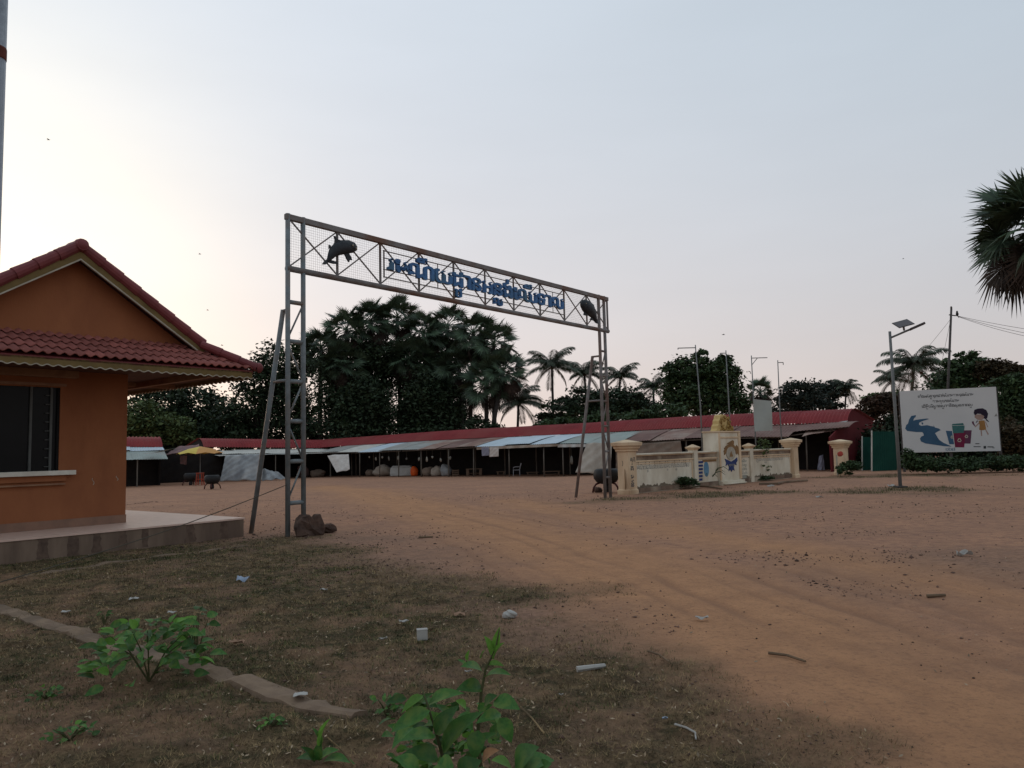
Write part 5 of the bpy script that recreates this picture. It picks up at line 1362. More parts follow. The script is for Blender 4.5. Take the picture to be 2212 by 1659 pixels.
for k, (x, y, d_, r_, n_, bp_, lab) in enumerate(((1192, 790, 92, 3.2, 22, 1196, 'tall coconut palm standing free right of the grove'), (1120, 868, 88, 3.1, 20, 1118, 'low coconut palm drooping behind the red roof beside the grove'), (1262, 806, 96, 2.7, 20, 1268, 'coconut palm partly behind the far raking strut'),
        (1340, 812, 98, 2.6, 20, 1338, 'coconut palm just right of the far gate leg'), (1412, 836, 94, 2.3, 20, 1418, 'coconut palm left of the big round tree'), (1974, 790, 74, 3.0, 22, 1968, 'coconut palm hung with dry leaves left of the utility pole'),
        (1928, 820, 84, 2.0, 16, 1930, 'small coconut palm behind the solar lamp post'), (2046, 818, 80, 2.2, 16, 2050, 'small coconut palm right behind the utility pole'), (1828, 838, 130, 2.6, 18, 1826, 'far coconut palm behind the gable end of the market'))):
    coco_palm(lab, x, y, d_, r_, n_, 300 + k, bp_)
# --- broadleaf trees, left to right
LFT = 'broadleaf trees behind the market'
tree('pale green tree just right of the house behind the first stalls', 330, 80, [(315, 905, 55, 38), (355, 925, 50, 30), (300, 930, 40, 28), (390, 940, 36, 22)], 9000, .22, 'leaf_light', 1, .25)
tree('broad dark tree behind the pink canopy and house eaves', 440, 88, [(420, 880, 75, 50), (360, 870, 50, 40), (460, 915, 60, 40), (300, 870, 40, 30)], 9000, .25, 'leaf_dark', 2, .35)
tree('tall dark tree between the house roof and the raking strut', 560, 84, [(590, 790, 42, 46), (560, 830, 52, 40), (530, 880, 55, 42), (600, 870, 40, 50), (500, 905, 50, 35)], 9500, .22, 'leaf_dark', 3, .45, 45, .26)
tree('dark green tree directly behind the near gate leg', 645, 86, [(640, 800, 38, 42), (655, 760, 30, 30), (630, 870, 40, 60), (662, 900, 26, 40)], 7000, .22, 'leaf_mid', 4, .3, 45, .26)
tree('slender airy tree with sky showing through right of the near gate leg', 705, 80, [(700, 850, 22, 55), (712, 915, 26, 40), (690, 800, 26, 30)], 3600, .15, 'leaf_dark', 5, .16, 22, .35)
tree('vine covered dark tree filling the left half of the grove', 770, 84, [(760, 790, 55, 55), (765, 870, 42, 75), (800, 830, 50, 70), (750, 920, 46, 44), (830, 770, 60, 45), (810, 925, 40, 40), (730, 850, 30, 60)], 26000, .22, 'leaf_dark', 6, .4, 80, .24)
tree('airy dark tree in the middle of the grove with sky behind it', 850, 79, [(850, 890, 26, 60), (842, 930, 30, 22)], 2200, .15, 'leaf_dark', 7, .18, 22, .35)
tree('vine covered dark tree filling the right half of the grove', 930, 84.5, [(900, 800, 60, 60), (935, 870, 55, 75), (975, 860, 38, 70), (890, 900, 30, 55), (960, 770, 50, 40), (985, 920, 34, 34), (920, 935, 50, 30), (880, 940, 30, 24)], 27000, .22, 'leaf_dark', 8, .4, 80, .2)
tree('low dark thicket under the left palms of the grove', 770, 79.5, [(745, 890, 34, 50), (785, 880, 42, 60), (815, 900, 28, 50), (770, 935, 56, 22)], 13000, .2, 'leaf_dark', 33, .2, 70, .26)
tree('low dark thicket under the right palms of the grove', 930, 79.5, [(890, 890, 26, 50), (925, 870, 42, 66), (965, 885, 34, 58), (930, 935, 60, 22)], 14000, .2, 'leaf_dark', 34, .2, 70, .26)
tree('small scrub tree at the foot of the bare palm trunks', 1040, 76, [(1030, 920, 22, 22), (1065, 930, 24, 16), (1018, 935, 16, 12)], 2600, .16, 'leaf_dark', 9, .1, 30, .3)
tree('low dark tree behind the far raking strut', 1250, 90, [(1215, 885, 42, 26), (1265, 870, 46, 32), (1190, 900, 30, 16), (1300, 885, 40, 26)], 8000, .22, 'leaf_dark', 10, .2)
tree('rounded dark tree behind the far gate leg', 1350, 92, [(1345, 868, 55, 30), (1380, 885, 46, 24), (1310, 890, 40, 24)], 8000, .22, 'leaf_dark', 11, .2)
tree('band of fresh green scrub above the red roof', 1180, 70, [(1190, 915, 32, 12), (1240, 912, 34, 13), (1300, 905, 36, 14), (1370, 900, 40, 14), (1440, 892, 40, 18)], 8000, .18, 'leaf_mid', 12, 0, cat='shrub', nm='scrub')
tree('big round tree behind the first two flagpoles', 1515, 84, [(1495, 800, 52, 30), (1545, 815, 50, 40), (1470, 840, 40, 42), (1510, 855, 60, 45), (1570, 850, 38, 42), (1512, 768, 16, 16), (1562, 780, 20, 18), (1450, 795, 20, 14), (1585, 800, 16, 12), (1590, 885, 30, 22)], 20000, .22, 'leaf_mid', 13, .45, 60, .24)
tree('far rounded tree left of the wide umbrella shaped tree', 1728, 125, [(1725, 852, 40, 28), (1700, 870, 26, 20), (1750, 870, 36, 24)], 6000, .28, 'leaf_far', 14, .35)
tree('far wide umbrella shaped tree behind the market roof', 1782, 132, [(1760, 842, 30, 16), (1795, 842, 32, 18), (1778, 858, 40, 18), (1800, 872, 24, 16), (1690, 885, 40, 14)], 6000, .28, 'leaf_far', 15, .5)
tree('reddish brown bush behind the gable end of the market', 1900, 56, [(1885, 880, 32, 24), (1915, 905, 34, 34), (1895, 935, 30, 30), (1925, 870, 24, 20)], 9000, .13, 'leaf_redbrown', 16, .12, cat='shrub', nm='bush')
tree('pale green bush at the shoulder of the reddish bush', 1890, 58, [(1880, 868, 20, 10), (1905, 858, 26, 12), (1930, 862, 22, 16)], 3500, .13, 'leaf_light', 17, .08, cat='shrub', nm='bush')
tree('feathery green tree right of the utility pole', 2085, 52, [(2085, 790, 40, 18), (2075, 815, 48, 22), (2110, 805, 34, 20), (2090, 770, 20, 10), (2060, 838, 50, 16)], 6500, .15, 'leaf_mid', 18, .14, 26, .28)
tree('brown leaved tree at the right behind the billboard', 2150, 50, [(2145, 800, 32, 20), (2165, 815, 36, 22), (2190, 805, 26, 16)], 7000, .13, 'leaf_brown', 19, .16, 40, .25)
tree('dense green tree at the right edge behind the billboard', 2200, 47, [(2195, 830, 44, 26), (2215, 870, 50, 50), (2180, 880, 34, 40), (2225, 920, 40, 50)], 11000, .13, 'leaf_mid', 20, .2, 50, .25)
tree('dark undergrowth at the right edge beside the billboard', 2195, 42, [(2190, 950, 34, 40), (2215, 985, 40, 36), (2180, 1000, 36, 22)], 9000, .11, 'leaf_brown', 21, 0, cat='shrub', nm='undergrowth')
tree('dark tangle of shrubs behind the billboard', 2050, 43.5, [(1975, 960, 40, 55), (2050, 950, 60, 60), (2130, 960, 50, 60), (2090, 1000, 60, 24)], 14000, .13, 'leaf_dark', 22, 0, cat='shrub', nm='undergrowth')
tree('dark scrub behind the green tin sheets', 1905, 46, [(1900, 970, 40, 45), (1940, 960, 30, 60), (1880, 990, 26, 26)], 8000, .12, 'leaf_dark', 23, 0, cat='shrub', nm='undergrowth')
tree('weeds growing up in front of the billboard foot', 2010, 36.5, [(1985, 1000, 30, 16), (2040, 1004, 34, 14), (2095, 1004, 34, 14), (2150, 1000, 34, 16), (1962, 992, 14, 22), (2200, 1000, 34, 18)], 9000, .075, 'leaf_mid', 24, 0, cat='weeds', nm='weed_bank', per=40)
tree('bushy weeds at the foot of the lone yellow pillar', 1828, 36.6, [(1828, 1012, 16, 14), (1845, 1008, 16, 12), (1812, 1016, 10, 8)], 2600, .06, 'leaf_mid', 25, 0, cat='weeds', nm='weed_clump')
tree('leafy weeds at the foot of the left painted panel', 1470, 29.2, [(1462, 1040, 26, 10), (1490, 1043, 18, 9), (1440, 1045, 14, 6)], 2600, .05, 'leaf_mid', 26, 0, cat='weeds', nm='weed_clump')
tree('weeds at the foot of the right painted panel', 1640, 34.0, [(1632, 1034, 18, 9), (1655, 1036, 16, 7), (1612, 1037, 10, 5)], 1700, .05, 'leaf_mid', 27, 0, cat='weeds', nm='weed_clump')
tree('thin sapling standing before the right painted panel', 1643, 34.2, [(1645, 975, 14, 14), (1640, 1000, 16, 5), (1650, 1012, 14, 5), (1645, 955, 8, 10), (1658, 960, 10, 8)], 420, .07, 'leaf_light', 28, .02, 12, .35)
tree('dark hedge of trees low behind the first stalls beside the house', 300, 84, [(180, 930, 70, 50), (270, 945, 60, 40), (350, 955, 60, 34), (430, 950, 50, 36), (500, 945, 50, 36), (370, 985, 70, 26), (250, 980, 80, 30)], 17000, .26, 'leaf_dark', 31, .2, 70, .22)
tree('dark low scrub behind the straight red roof of the short row', 600, 84, [(540, 945, 50, 34), (610, 940, 50, 40), (665, 945, 36, 36)], 6000, .24, 'leaf_dark', 32, .15, 60, .24)
# spiky agave by the blue lettering
ag = G(1528, 1048); agv = thing('agave', 'dark spiky agave with arching leaves before the blue lettering', 'plant', ag)
for k in range(11):
    a = k * .571 * 2; e = .9 + .5 * math.sin(k * 2.1); dr = Vector((math.cos(a), math.sin(a) * .5 - .1, 0))
    pts = [ag + dr * (f_ * e) + Z * (1.05 * math.sin(f_ * 2.3) * (.7 + .3 * math.sin(k))) for f_ in (0, .25, .5, .75, 1.0)]
    MB().tube(pts, [.03, .028, .022, .014, .004], 5).build('leaf', 'leaf_mid', agv)
cu = [G(1475 + k * 12, 1056 - 4 * math.sin(k * .5)) for k in range(8)]
tag(MB().tube([p + Z * .03 for p in cu], .035, 6).build('branch', 'stick', None, cu[0]), 'pale dead branch lying before the left painted panel', 'branch')
cu = [G(1640 + k * 13, 1047 - (k * .9 if k > 3 else 0)) for k in range(9)]
tag(MB().tube([p + Z * .04 for p in cu], .05, 6).build('branch', 'concrete_edge', None, cu[0]), 'long pale curved log lying before the right painted panel', 'branch')
fs_ = at(1809, 1020, 37.0); fs_.z = gz(fs_.x, fs_.y); fl_ = thing('warning_stake', 'pale stake with a small red patch beside the lone pillar', 'stake', fs_)
MB().bar(fs_, fs_ + Z * .98, .05).build('stake', 'trim_cream', fl_)
blob(fs_ + Vector((.16, -.05, 1.02)), (.13, .04, .13), rr, 10, 7, .1).build('red_patch', 'flower_red', fl_)
# ================================================================== edging strips in the grass
def edging(pxs, w, lab, seed, lift=.028):
    r_ = random.Random(seed); P = [GS(*p) for p in pxs]; fine = []
    for a, c in zip(P[:-1], P[1:]):
        n = max(2, int((c - a).length / .12)); fine += [a.lerp(c, k / n) for k in range(n)]
    fine.append(P[-1]); vs, fs = [], []; N = len(fine)
    for i, p in enumerate(fine):
        t_ = (fine[min(i + 1, N - 1)] - fine[max(0, i - 1)]); t_.z = 0; t_.normalize(); s_ = Vector((-t_.y, t_.x, 0))
        h = lift + r_.uniform(-.012, .012); ww = w * (1 + r_.uniform(-.12, .12)) * (1 if 2 < i < N - 3 else .6)
        z_ = tz(p.x, p.y)
        for o, dz in ((-ww / 2 - .02, -.08), (-ww / 2, h - .012), (-ww * .2, h + r_.uniform(-.006, .006)), (ww * .2, h + r_.uniform(-.006, .006)), (ww / 2, h - .012), (ww / 2 + .02, -.08)):
            q = p + s_ * (o + r_.uniform(-.012, .012)); vs.append(Vector((q.x, q.y, z_ + dz)))
    for i in range(N - 1):
        for k in range(5): fs.append((i * 6 + k, i * 6 + k + 1, i * 6 + 7 + k, i * 6 + 6 + k))
    fs += [tuple(range(6)), tuple(range((N - 1) * 6, N * 6))]
    o = MB().add(vs, fs).build('kerb', 'concrete_edge', None, P[0]); struct(o, lab)
edging([(-80, 1290), (0, 1313), (110, 1346), (250, 1388), (410, 1432), (560, 1480), (700, 1522), (775, 1544)], .18, 'half buried concrete edging strip crossing the foreground grass', 1)
edging([(45, 1243), (240, 1212), (400, 1192), (535, 1176)], .14, 'half buried edging strip along the front of the plinth', 2, .016)

# ================================================================== leafy plants in the foreground
def leaf_mesh(nm, m, wd_, fold, curl):
    rows = 7; vs, fs = [], []
    for i in range(rows + 1):
        f_ = i / rows; w = wd_ * (math.sin(math.pi * f_ ** .72) ** .85) * .5 if 0 < i < rows else .004
        z_ = curl * (f_ - f_ * f_ * 1.9)
        vs += [(f_, -w, z_ + fold * w), (f_, -w * .5, z_ + fold * w * .35), (f_, 0, z_), (f_, w * .5, z_ + fold * w * .35), (f_, w, z_ + fold * w)]
    for i in range(rows):
        for k in range(4): a = i * 5 + k; fs.append((a, a + 1, a + 6, a + 5))
    me_ = MB().add(vs, fs).mesh(nm, smooth=True); me_.materials.append(MATS[m]); return me_
LEAVES = [leaf_mesh('leaf', 'plant_leaf', .62, .25, .22), leaf_mesh('leaf', 'plant_leaf', .78, .15, .30), leaf_mesh('leaf', 'plant_leaf_young', .5, .4, .15), leaf_mesh('leaf', 'leaf_dry_orange', .7, .3, .2)]
def put_leaf(par, b0, tip, width, kind, roll, o0):
    ax = tip - b0; L = ax.length; ax.normalize(); up = Vector((0, -.55, 1.0)); y = up.cross(ax)
    if y.length < .05: y = Vector((1, 0, 0))
    y.normalize(); z_ = ax.cross(y); rot = Matrix((ax, y, z_)).transposed().to_4x4()
    sy = width / L / (.62, .78, .5, .7)[kind] * L if width else L
    w = Matrix.Translation(b0 - o0) @ rot @ Matrix.Rotation(roll, 4, 'X') @ Matrix.Diagonal((L, sy, L, 1))
    mesh_obj('leaf', LEAVES[kind], None, par, mw=w)
FD = 3.45
fc = lambda x, y: (589.9 + .3 * x, 1253.5 + .3 * y)
pb = Vector((at(1050, 1740, FD).x, FD, tz(at(1050, 1740, FD).x, FD)))
fplant = thing('leafy_shrub', 'broad leaved green shrub at the bottom edge of the picture', 'plant', pb)
def stem(pts, r0, par, d_):
    P = [at(*p, dd) for p, dd in zip(pts, d_)]
    MB().tube(P, [r0 * (1 - .75 * k / (len(P) - 1)) for k in range(len(P))], 6).build('stem', 'plant_stem', par, smooth=True)
bpx = (1050, 1735)
stem([bpx, fc(1230, 1300), fc(1180, 1120), fc(1120, 920), fc(1070, 770)], .011, fplant, [FD, FD, FD - .05, FD - .05, FD])
stem([bpx, fc(1470, 1150), fc(1500, 800), fc(1530, 640), fc(1600, 500), fc(1630, 350)], .011, fplant, [FD, FD + .05, FD + .1, FD + .1, FD + .1, FD + .1])
stem([bpx, fc(1400, 1420), fc(1620, 1400), fc(1760, 1350)], .009, fplant, [FD, FD - .15, FD - .25, FD - .3])
stem([bpx, fc(1150, 1400), fc(1000, 1380), fc(900, 1340)], .009, fplant, [FD, FD - .12, FD - .22, FD - .3])
rl = random.Random(41)
for x0, y0, x1, y1, w, k, d0 in ((1130, 940, 840, 1065, 120, 0, -.10), (1170, 1110, 1295, 905, 115, 1, -.12), (1165, 1125, 945, 1100, 135, 1, -.16), (1190, 1285, 965, 1210, 140, 1, -.20), (1225, 1240, 1445, 925, 165, 0, -.05),
        (1125, 890, 1335, 780, 110, 0, 0), (1080, 830, 925, 935, 70, 2, -.05), (960, 850, 815, 865, 70, 0, .03), (1505, 770, 1345, 755, 125, 1, .10), (1510, 660, 1385, 580, 120, 1, .10), (1400, 580, 1405, 505, 35, 2, .08), (1400, 640, 1345, 560, 60, 0, .1),
        (1525, 700, 1690, 640, 100, 0, .10), (1550, 610, 1650, 600, 55, 2, .08), (1575, 540, 1535, 400, 75, 2, .10), (1600, 500, 1625, 345, 60, 2, .10), (1590, 570, 1640, 440, 60, 2, .09), (1520, 900, 1590, 815, 110, 1, .02), (1590, 870, 1765, 900, 135, 0, .0), (1500, 560, 1515, 500, 40, 2, .1),
        (1640, 960, 1475, 1000, 95, 0, .05), (1630, 990, 1725, 1165, 120, 0, .0), (1480, 1080, 1440, 1290, 130, 0, -.10), (1745, 1370, 1850, 1180, 210, 1, -.32), (1790, 1370, 1990, 1250, 190, 1, -.34), (1720, 1360, 1590, 1275, 120, 2, -.30), (1510, 1300, 1600, 1210, 90, 3, -.18),
        (910, 1370, 850, 1225, 110, 0, -.30), (1060, 1370, 890, 1260, 130, 1, -.28), (1300, 1330, 1180, 1340, 140, 1, -.24), (1330, 1400, 1480, 1290, 150, 0, -.22), (1010, 1060, 850, 1180, 100, 0, .03), (1560, 1130, 1650, 1040, 100, 0, .05), (1280, 1010, 1190, 880, 100, 0, .06), (1350, 960, 1430, 1060, 110, 0, .08),
        (1440, 1240, 1560, 1080, 120, 0, .02), (1010, 960, 1110, 800, 90, 0, .04), (1270, 1420, 1100, 1420, 170, 1, -.34), (1420, 1450, 1560, 1400, 150, 1, -.36), (1900, 1420, 1960, 1300, 150, 1, -.36)):
    put_leaf(fplant, at(*fc(x0, y0), FD + d0 + .02), at(*fc(x1, y1), FD + d0 - rl.uniform(0, .08)), w * .3 / F * FD, k, rl.uniform(-.4, .4), pb)
for k in range(150):
    x0, y0 = rl.uniform(860, 1640), rl.uniform(880, 1460)
    if x0 < 1000 and y0 < 1000: continue
    if x0 > 1500 and y0 > 1180: continue
    a = rl.uniform(0, 6.28); L_ = rl.uniform(70, 130); d0 = rl.uniform(.05, .28)
    put_leaf(fplant, at(*fc(x0, y0), FD + d0), at(*fc(x0 + L_ * math.cos(a), y0 - L_ * .6 * math.sin(a)), FD + d0 + rl.uniform(-.08, .08)), rl.uniform(60, 100) * .3 / F * FD, rl.choice((0, 0, 1, 2)), rl.uniform(-.8, .8), pb)
pl2 = G(690, 1640); sp2 = thing('weed_sprout', 'small green sprout with a pale stalk at the bottom edge', 'plant', pl2)
for x0, y0, x1, y1, w, k in ((340, 1200, 375, 990, 60, 2), (350, 1180, 300, 1060, 40, 0), (330, 1290, 180, 1250, 90, 1), (330, 1290, 450, 1200, 90, 0), (360, 1310, 560, 1260, 90, 1), (300, 1310, 230, 1190, 70, 0), (330, 1300, 330, 1160, 80, 0)):
    put_leaf(sp2, at(*fc(x0, y0), pl2.y), at(*fc(x1, y1), pl2.y - rl.uniform(.02, .12)), w * .3 / F * pl2.y, k, rl.uniform(-.3, .3), pl2)
MB().tube([at(*fc(390, 1130), pl2.y - .05), at(*fc(470, 1200), pl2.y - .06), at(*fc(545, 1290), pl2.y - .1), at(*fc(590, 1352), pl2.y - .12)], .004, 5).build('stalk', 'grass_dry', sp2)
def bush(px, py, wpx, hpx, nl, sz, lab, seed, nm='leafy_shrub', y_=.25):
    b0 = GS(px, py); r_ = random.Random(seed); o = thing(nm, lab, 'plant', b0); W_, H_ = wpx / F * b0.y / 2, hpx / F * b0.y
    for k in range(7):
        a = r_.uniform(0, 6.28); e = b0 + Vector((math.cos(a) * W_ * .6, math.sin(a) * W_ * .45, H_ * r_.uniform(.5, .95)))
        MB().tube([b0, b0.lerp(e, .5) + Z * H_ * .12, e], [.007, .005, .002], 5).build('stem', 'plant_stem', o)
    for k in range(nl):
        a = r_.uniform(0, 6.28); f_ = r_.random() ** .5; h = r_.random() ** .8
        q = b0 + Vector((math.cos(a) * W_ * f_ * (1 - .45 * h), math.sin(a) * W_ * f_ * .8 * (1 - .45 * h), H_ * (.10 + .85 * h)))
        dr = Vector((math.cos(a) + r_.uniform(-.6, .6), math.sin(a) + r_.uniform(-.6, .6), r_.uniform(-.3, .7))).normalized()
        put_leaf(o, q, q + dr * sz * r_.uniform(.65, 1.25), sz * r_.uniform(.5, .75), 2 if r_.random() < y_ else r_.choice((0, 1)), r_.uniform(-.7, .7), b0)
    return o
bush(322, 1468, 285, 128, 150, .105, 'green leafy shrub growing over the edging strip on the left', 5)
bush(425, 1425, 80, 115, 18, .11, 'taller sprig of round leaves at the right of the left shrub', 6, 'leafy_sprig')
bush(225, 1350, 30, 34, 7, .05, 'tiny dark sprout behind the left shrub', 7, 'weed_sprout', 0)
bush(835, 1535, 66, 50, 26, .055, 'low dark weed at the end of the edging strip', 8, 'weed_sprout', .05)
bush(150, 1590, 110, 36, 34, .05, 'low dark weed in the bottom left grass', 9, 'weed_sprout', .05)
bush(100, 1500, 80, 26, 22, .05, 'flat weed in the grass left of the shrub', 10, 'weed_sprout', .05)
bush(590, 1560, 60, 22, 18, .045, 'flat weed below the edging strip near white paper', 11, 'weed_sprout', .05)

# ================================================================== litter on the ground
def crumple(px, py, w, h, m, nm, lab, cat, seed, zed=.02, rot=0.0, tall=.3):
    p = GS(px, py); r_ = random.Random(seed); W_, L_ = w * .82 / F * p.y, h * .82 / F * p.y * 2.6
    c_, s_ = math.cos(rot), math.sin(rot); X = Vector((c_, s_, 0)) * W_ / 2; Y = Vector((-s_, c_, 0)) * L_ / 2
    ph = [r_.uniform(0, 6) for _ in range(4)]; A = W_ * tall * .22
    tag(sheet(p - X - Y + Z * (zed + .02), p + X - Y * .8 + Z * (zed + .02), p - X * .9 + Y + Z * (zed + W_ * tall * .5), p + X * .85 + Y + Z * (zed + W_ * tall * .3), 9, 9,
              lambda u, v: A * (math.sin(7 * u + ph[0]) + math.sin(6 * v + ph[1]) + .7 * math.sin(9 * (u + v) + ph[2])), .003).build(nm, m, None, p), lab, cat)
crumple(526, 1251, 30, 9, 'plastic_blue', 'plastic_bag', 'pale blue plastic bag on the grass right of the plinth', 'litter', 1, tall=.5)
crumple(700, 1272, 18, 4, 'paper_white', 'paper_scrap', 'white paper scrap on the grass below the big rock', 'litter', 2)
crumple(872, 1346, 24, 7, 'paper_white', 'paper_scrap', 'dull flat paper scrap left above the square carton', 'litter', 3, rot=.5)
crumple(827, 1380, 22, 5, 'paper_white', 'paper_scrap', 'dull flat paper scrap left of the square carton', 'litter', 4, rot=.3)
crumple(650, 1503, 36, 17, 'paper_white', 'paper_sheet', 'white paper sheet lying on the end of the edging strip', 'litter', 5, .045, .2, .15)
crumple(992, 1325, 30, 8, 'cardboard', 'cardboard_scrap', 'brown cardboard scrap on the grass above the shrub', 'litter', 6, rot=.3)
crumple(512, 1389, 36, 9, 'cardboard', 'cardboard_scrap', 'pinkish cardboard scrap right of the left shrub', 'litter', 7, rot=-.2)
crumple(1516, 1337, 34, 6, 'paper_white', 'plastic_strip', 'torn pale plastic strip on the orange track', 'litter', 8, rot=-.1)
crumple(2083, 1198, 40, 6, 'paper_white', 'plastic_bottle', 'white flattened bottle on the dirt at the far right', 'litter', 9, tall=.4)
crumple(1770, 1074, 18, 4, 'paper_white', 'plastic_scrap', 'white scrap on the dirt before the right end of the wall', 'litter', 10)
crumple(1926, 1050, 20, 5, 'paper_white', 'plastic_scrap', 'white scrap at the foot of the solar lamp', 'litter', 11)
crumple(290, 1291, 22, 7, 'paper_white', 'paper_scrap', 'grey white scrap in the grass right of the plinth strip', 'litter', 12)
crumple(143, 1320, 20, 6, 'paper_white', 'paper_scrap', 'small pale scrap above the edging strip at the left', 'litter', 13)
crumple(372, 1328, 22, 5, 'paper_white', 'paper_scrap', 'bright scrap behind the sprig of the left shrub', 'litter', 14)
crumple(1432, 1049, 22, 9, 'paper_white', 'plastic_scrap', 'pale rag at the foot of the left painted panel', 'litter', 15)
crumple(1012, 1446, 20, 5, 'paper_white', 'paper_scrap', 'small white scrap just left of the shrub top', 'litter', 16)
crumple(1665, 1050, 20, 3, 'paper_white', 'plastic_scrap', 'thin pale scrap on the grass before the right panel', 'litter', 17)
crumple(1212, 1503, 12, 5, 'paper_white', 'paper_scrap', 'tiny white scrap right of the shrub', 'litter', 18)
crumple(1436, 1553, 14, 4, 'plastic_blue', 'plastic_scrap', 'tiny blue scrap at the grass edge', 'litter', 19)
p = GS(912, 1376); cz = thing('carton', 'small square white carton standing in the grass', 'box', p)
MB().obox(p + Z * .045, Vector((.98, .2, 0)), Vector((-.2, .98, 0)), Z, .09, .06, .085).build('body', 'paper_white', cz, bevel=.006)
MB().obox(p + Z * .0925, Vector((.98, .2, 0)), Vector((-.2, .98, 0)), Z, .093, .063, .010).build('lid', 'paper_white', cz)
p = GS(1101, 1327); tag(blob(p + Z * .035, (.06, .05, .042), random.Random(6), 14, 9, .22, p.z - .01).build('paper_ball', 'paper_white', None, p), 'crumpled white paper ball at the edge of the grass', 'litter')
def stick_(pxs, r_, m, nm, lab, lift=.02, cat='stick'):
    P = [GS(*q) + Z * lift for q in pxs]; tag(MB().tube(P, [r_ * (1 - .4 * k / len(P)) for k in range(len(P))], 6).build(nm, m, None, P[0]), lab, cat)
stick_([(1246, 1443), (1275, 1440), (1306, 1433)], .022, 'paper_white', 'plastic_tube', 'pale flattened plastic tube lying in the grass', cat='litter')
stick_([(1458, 1562), (1482, 1573), (1502, 1582), (1503, 1590)], .007, 'paper_white', 'drinking_straw', 'bent white straw on the bare ground', .012, 'litter')
stick_([(2002, 1287), (2022, 1287), (2042, 1286)], .020, 'stick', 'stick', 'short thick stick on the dirt at the right')
stick_([(1660, 1411), (1700, 1416), (1740, 1430)], .012, 'stick', 'stick', 'dark stick lying along the orange track')
stick_([(1400, 1402), (1425, 1412), (1445, 1428)], .008, 'stick', 'twig', 'thin twig at the edge of the dirt track')
stick_([(1125, 1530), (1150, 1550), (1175, 1575)], .006, 'grass_dry', 'twig', 'thin straw stalk right of the shrub')
stick_([(905, 1160), (935, 1158)], .02, 'stick', 'stick', 'dark stick on the dirt beyond the big rock')

# ================================================================== grass, straw and gravel
gr = np.random.default_rng(5)
def scatter(n, x0, x1, y0, y1, fn):
    y = y0 + (y1 - y0) * gr.random(n) ** 1.35; hw_ = y * .74 + .4
    x = np.clip(gr.uniform(-1, 1, n) * hw_, x0, x1)
    g, tr, ru = masks(x, y); keep = gr.random(n) < fn(x, y, g, tr)
    x, y, g, tr, ru = x[keep], y[keep], g[keep], tr[keep], ru[keep]
    inh = ((x - HS.x) * V.x + (y - HS.y) * V.y > -.02) & ((x - HS.x) * U.x + (y - HS.y) * U.y < .02)
    k = ~inh; x, y, g, tr, ru = x[k], y[k], g[k], tr[k], ru[k]
    return x, y, terrain_z(x, y, g, tr, ru)
def blades(nm, nt_, per, fn, lmin, lmax, w, lean, m, lab, y0=2.5, y1=17, spread=.055):
    x, y, z = scatter(nt_, -12, 30, y0, y1, fn); n = len(x); sp = spread * np.exp(gr.normal(0, .5, n))
    k = np.repeat(np.arange(n), per); N = len(k)
    x = x[k] + gr.normal(0, 1, N) * sp[k]; y = y[k] + gr.normal(0, 1, N) * sp[k]
    g, tr, ru = masks(x, y); z = terrain_z(x, y, g, tr, ru)
    a = gr.uniform(0, 2 * np.pi, N); L = gr.uniform(lmin, lmax, N) * gr.uniform(.5, 1.5, n)[k]; ln = gr.uniform(*lean, N)
    ww = w * gr.uniform(.6, 1.4, N) * np.clip(y / 5, .8, 2.4)
    b_ = np.stack([x, y, z - .004], 1); d = np.stack([np.cos(a) * np.sin(ln), np.sin(a) * np.sin(ln), np.cos(ln)], 1)
    s = np.stack([-np.sin(a), np.cos(a), np.zeros(N)], 1) * ww[:, None]
    v = np.stack([b_ - s, b_ + s, b_ + d * L[:, None]], 1).reshape(-1, 3)
    o = mesh_obj(nm, mesh_np(nm, v, np.arange(N * 3).reshape(N, 3)), m); tag(o, lab, 'grass', kind='stuff')
pn = lambda x, y: np.clip((fbm(x * 1.3 + 20, y * 1.3, 3) - .38) * 3.5, 0, 1)
blades('dry_grass', 36000, 24, lambda x, y, g, t_: g * (.30 + .55 * (1 - pn(x, y))), .016, .055, .0021, (.7, 1.55), 'grass_dry', 'short dry brown grass covering the left foreground', spread=.07)
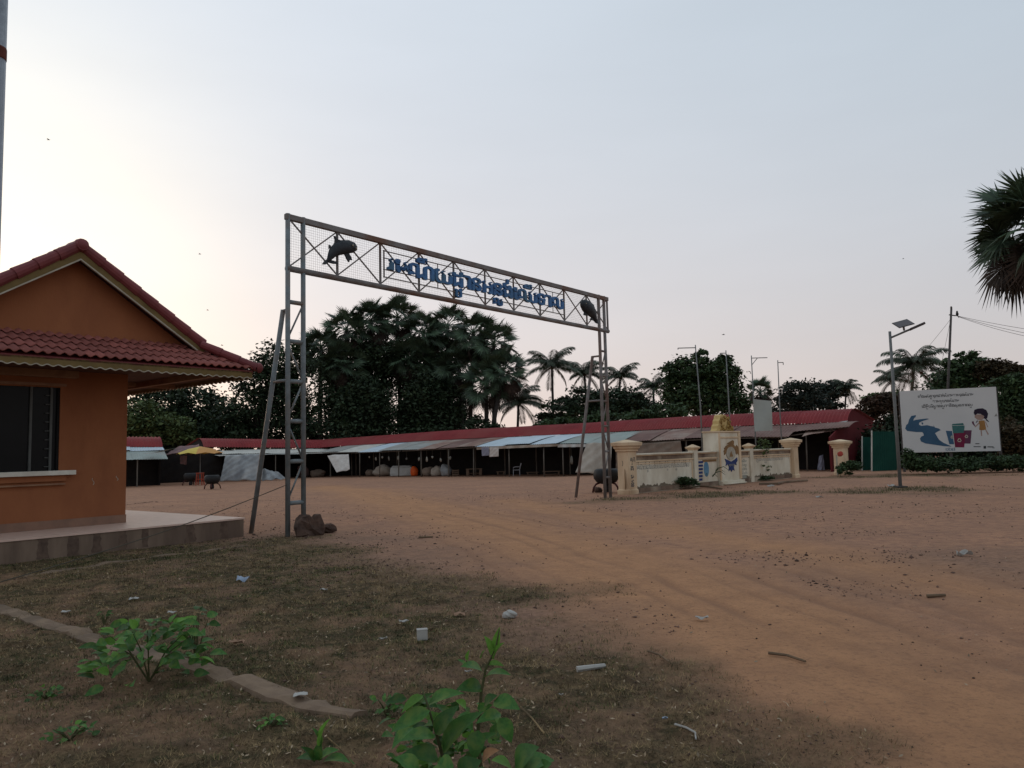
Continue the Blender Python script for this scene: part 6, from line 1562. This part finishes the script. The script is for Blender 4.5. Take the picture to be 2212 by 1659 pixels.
blades('green_grass', 30000, 24, lambda x, y, g, t_: g * pn(x, y) * .9, .012, .042, .0020, (.4, 1.45), 'grass_green', 'patches of short dark green grass in the foreground')
blades('verge_grass', 9000, 12, lambda x, y, g, t_: (g > .25) * g, .03, .10, .0030, (.1, 1.2), 'grass_green', 'thin olive grass on the verge before the painted wall', 24, 41, .14)
x, y, z = scatter(110000, -14, 16, 2.6, 30, lambda x, y, g, t_: (1 - .75 * g) * (1 - .85 * t_) * np.clip((fbm(x * .8 + 70, y * .8, 3) - .40) * 3, .04, 1) * (.22 + .78 * gravel_zone(x, y)))
N = len(x); sz = .0056 * np.exp(gr.normal(0, .42, N)) * np.clip(y / 6, .8, 1.9)
oct_ = np.array([(1, 0, 0), (0, 1, 0), (-1, 0, 0), (0, -1, 0), (0, 0, .7), (0, 0, -.7)], float)
sc3 = sz[:, None, None] * gr.uniform(.6, 1.5, (N, 1, 3)); an = gr.uniform(0, 6.28, N); jit = 1 + gr.normal(0, .18, (N, 6, 3))
v = oct_[None] * sc3 * jit; cx_, sx_ = np.cos(an)[:, None], np.sin(an)[:, None]
v = np.stack([v[..., 0] * cx_ - v[..., 1] * sx_, v[..., 0] * sx_ + v[..., 1] * cx_, v[..., 2]], -1) + np.stack([x, y, z + sz * .25], 1)[:, None]
of = np.array([(0, 1, 4), (1, 2, 4), (2, 3, 4), (3, 0, 4), (1, 0, 5), (2, 1, 5), (3, 2, 5), (0, 3, 5)])
tag(mesh_obj('gravel', mesh_np('gravel', v.reshape(-1, 3), (np.arange(N)[:, None, None] * 6 + of[None]).reshape(-1, 3)), 'gravel'), 'loose dark gravel scattered over the dirt', 'gravel', kind='stuff')
x, y, z = scatter(15000, -12, 8, 2.6, 18, lambda x, y, g, t_: (.12 + .55 * g) * (1 - .9 * t_)); N = len(x)
C = np.stack([x, y, z + .012], 1); v, f = leaf_quads(C, .014, gr, 1.2, .45)
tag(mesh_obj('fallen_leaves', mesh_np('fallen_leaves', v, f), 'straw_pale'), 'pale flecks of dead leaves and straw on the ground', 'leaf litter', kind='stuff')
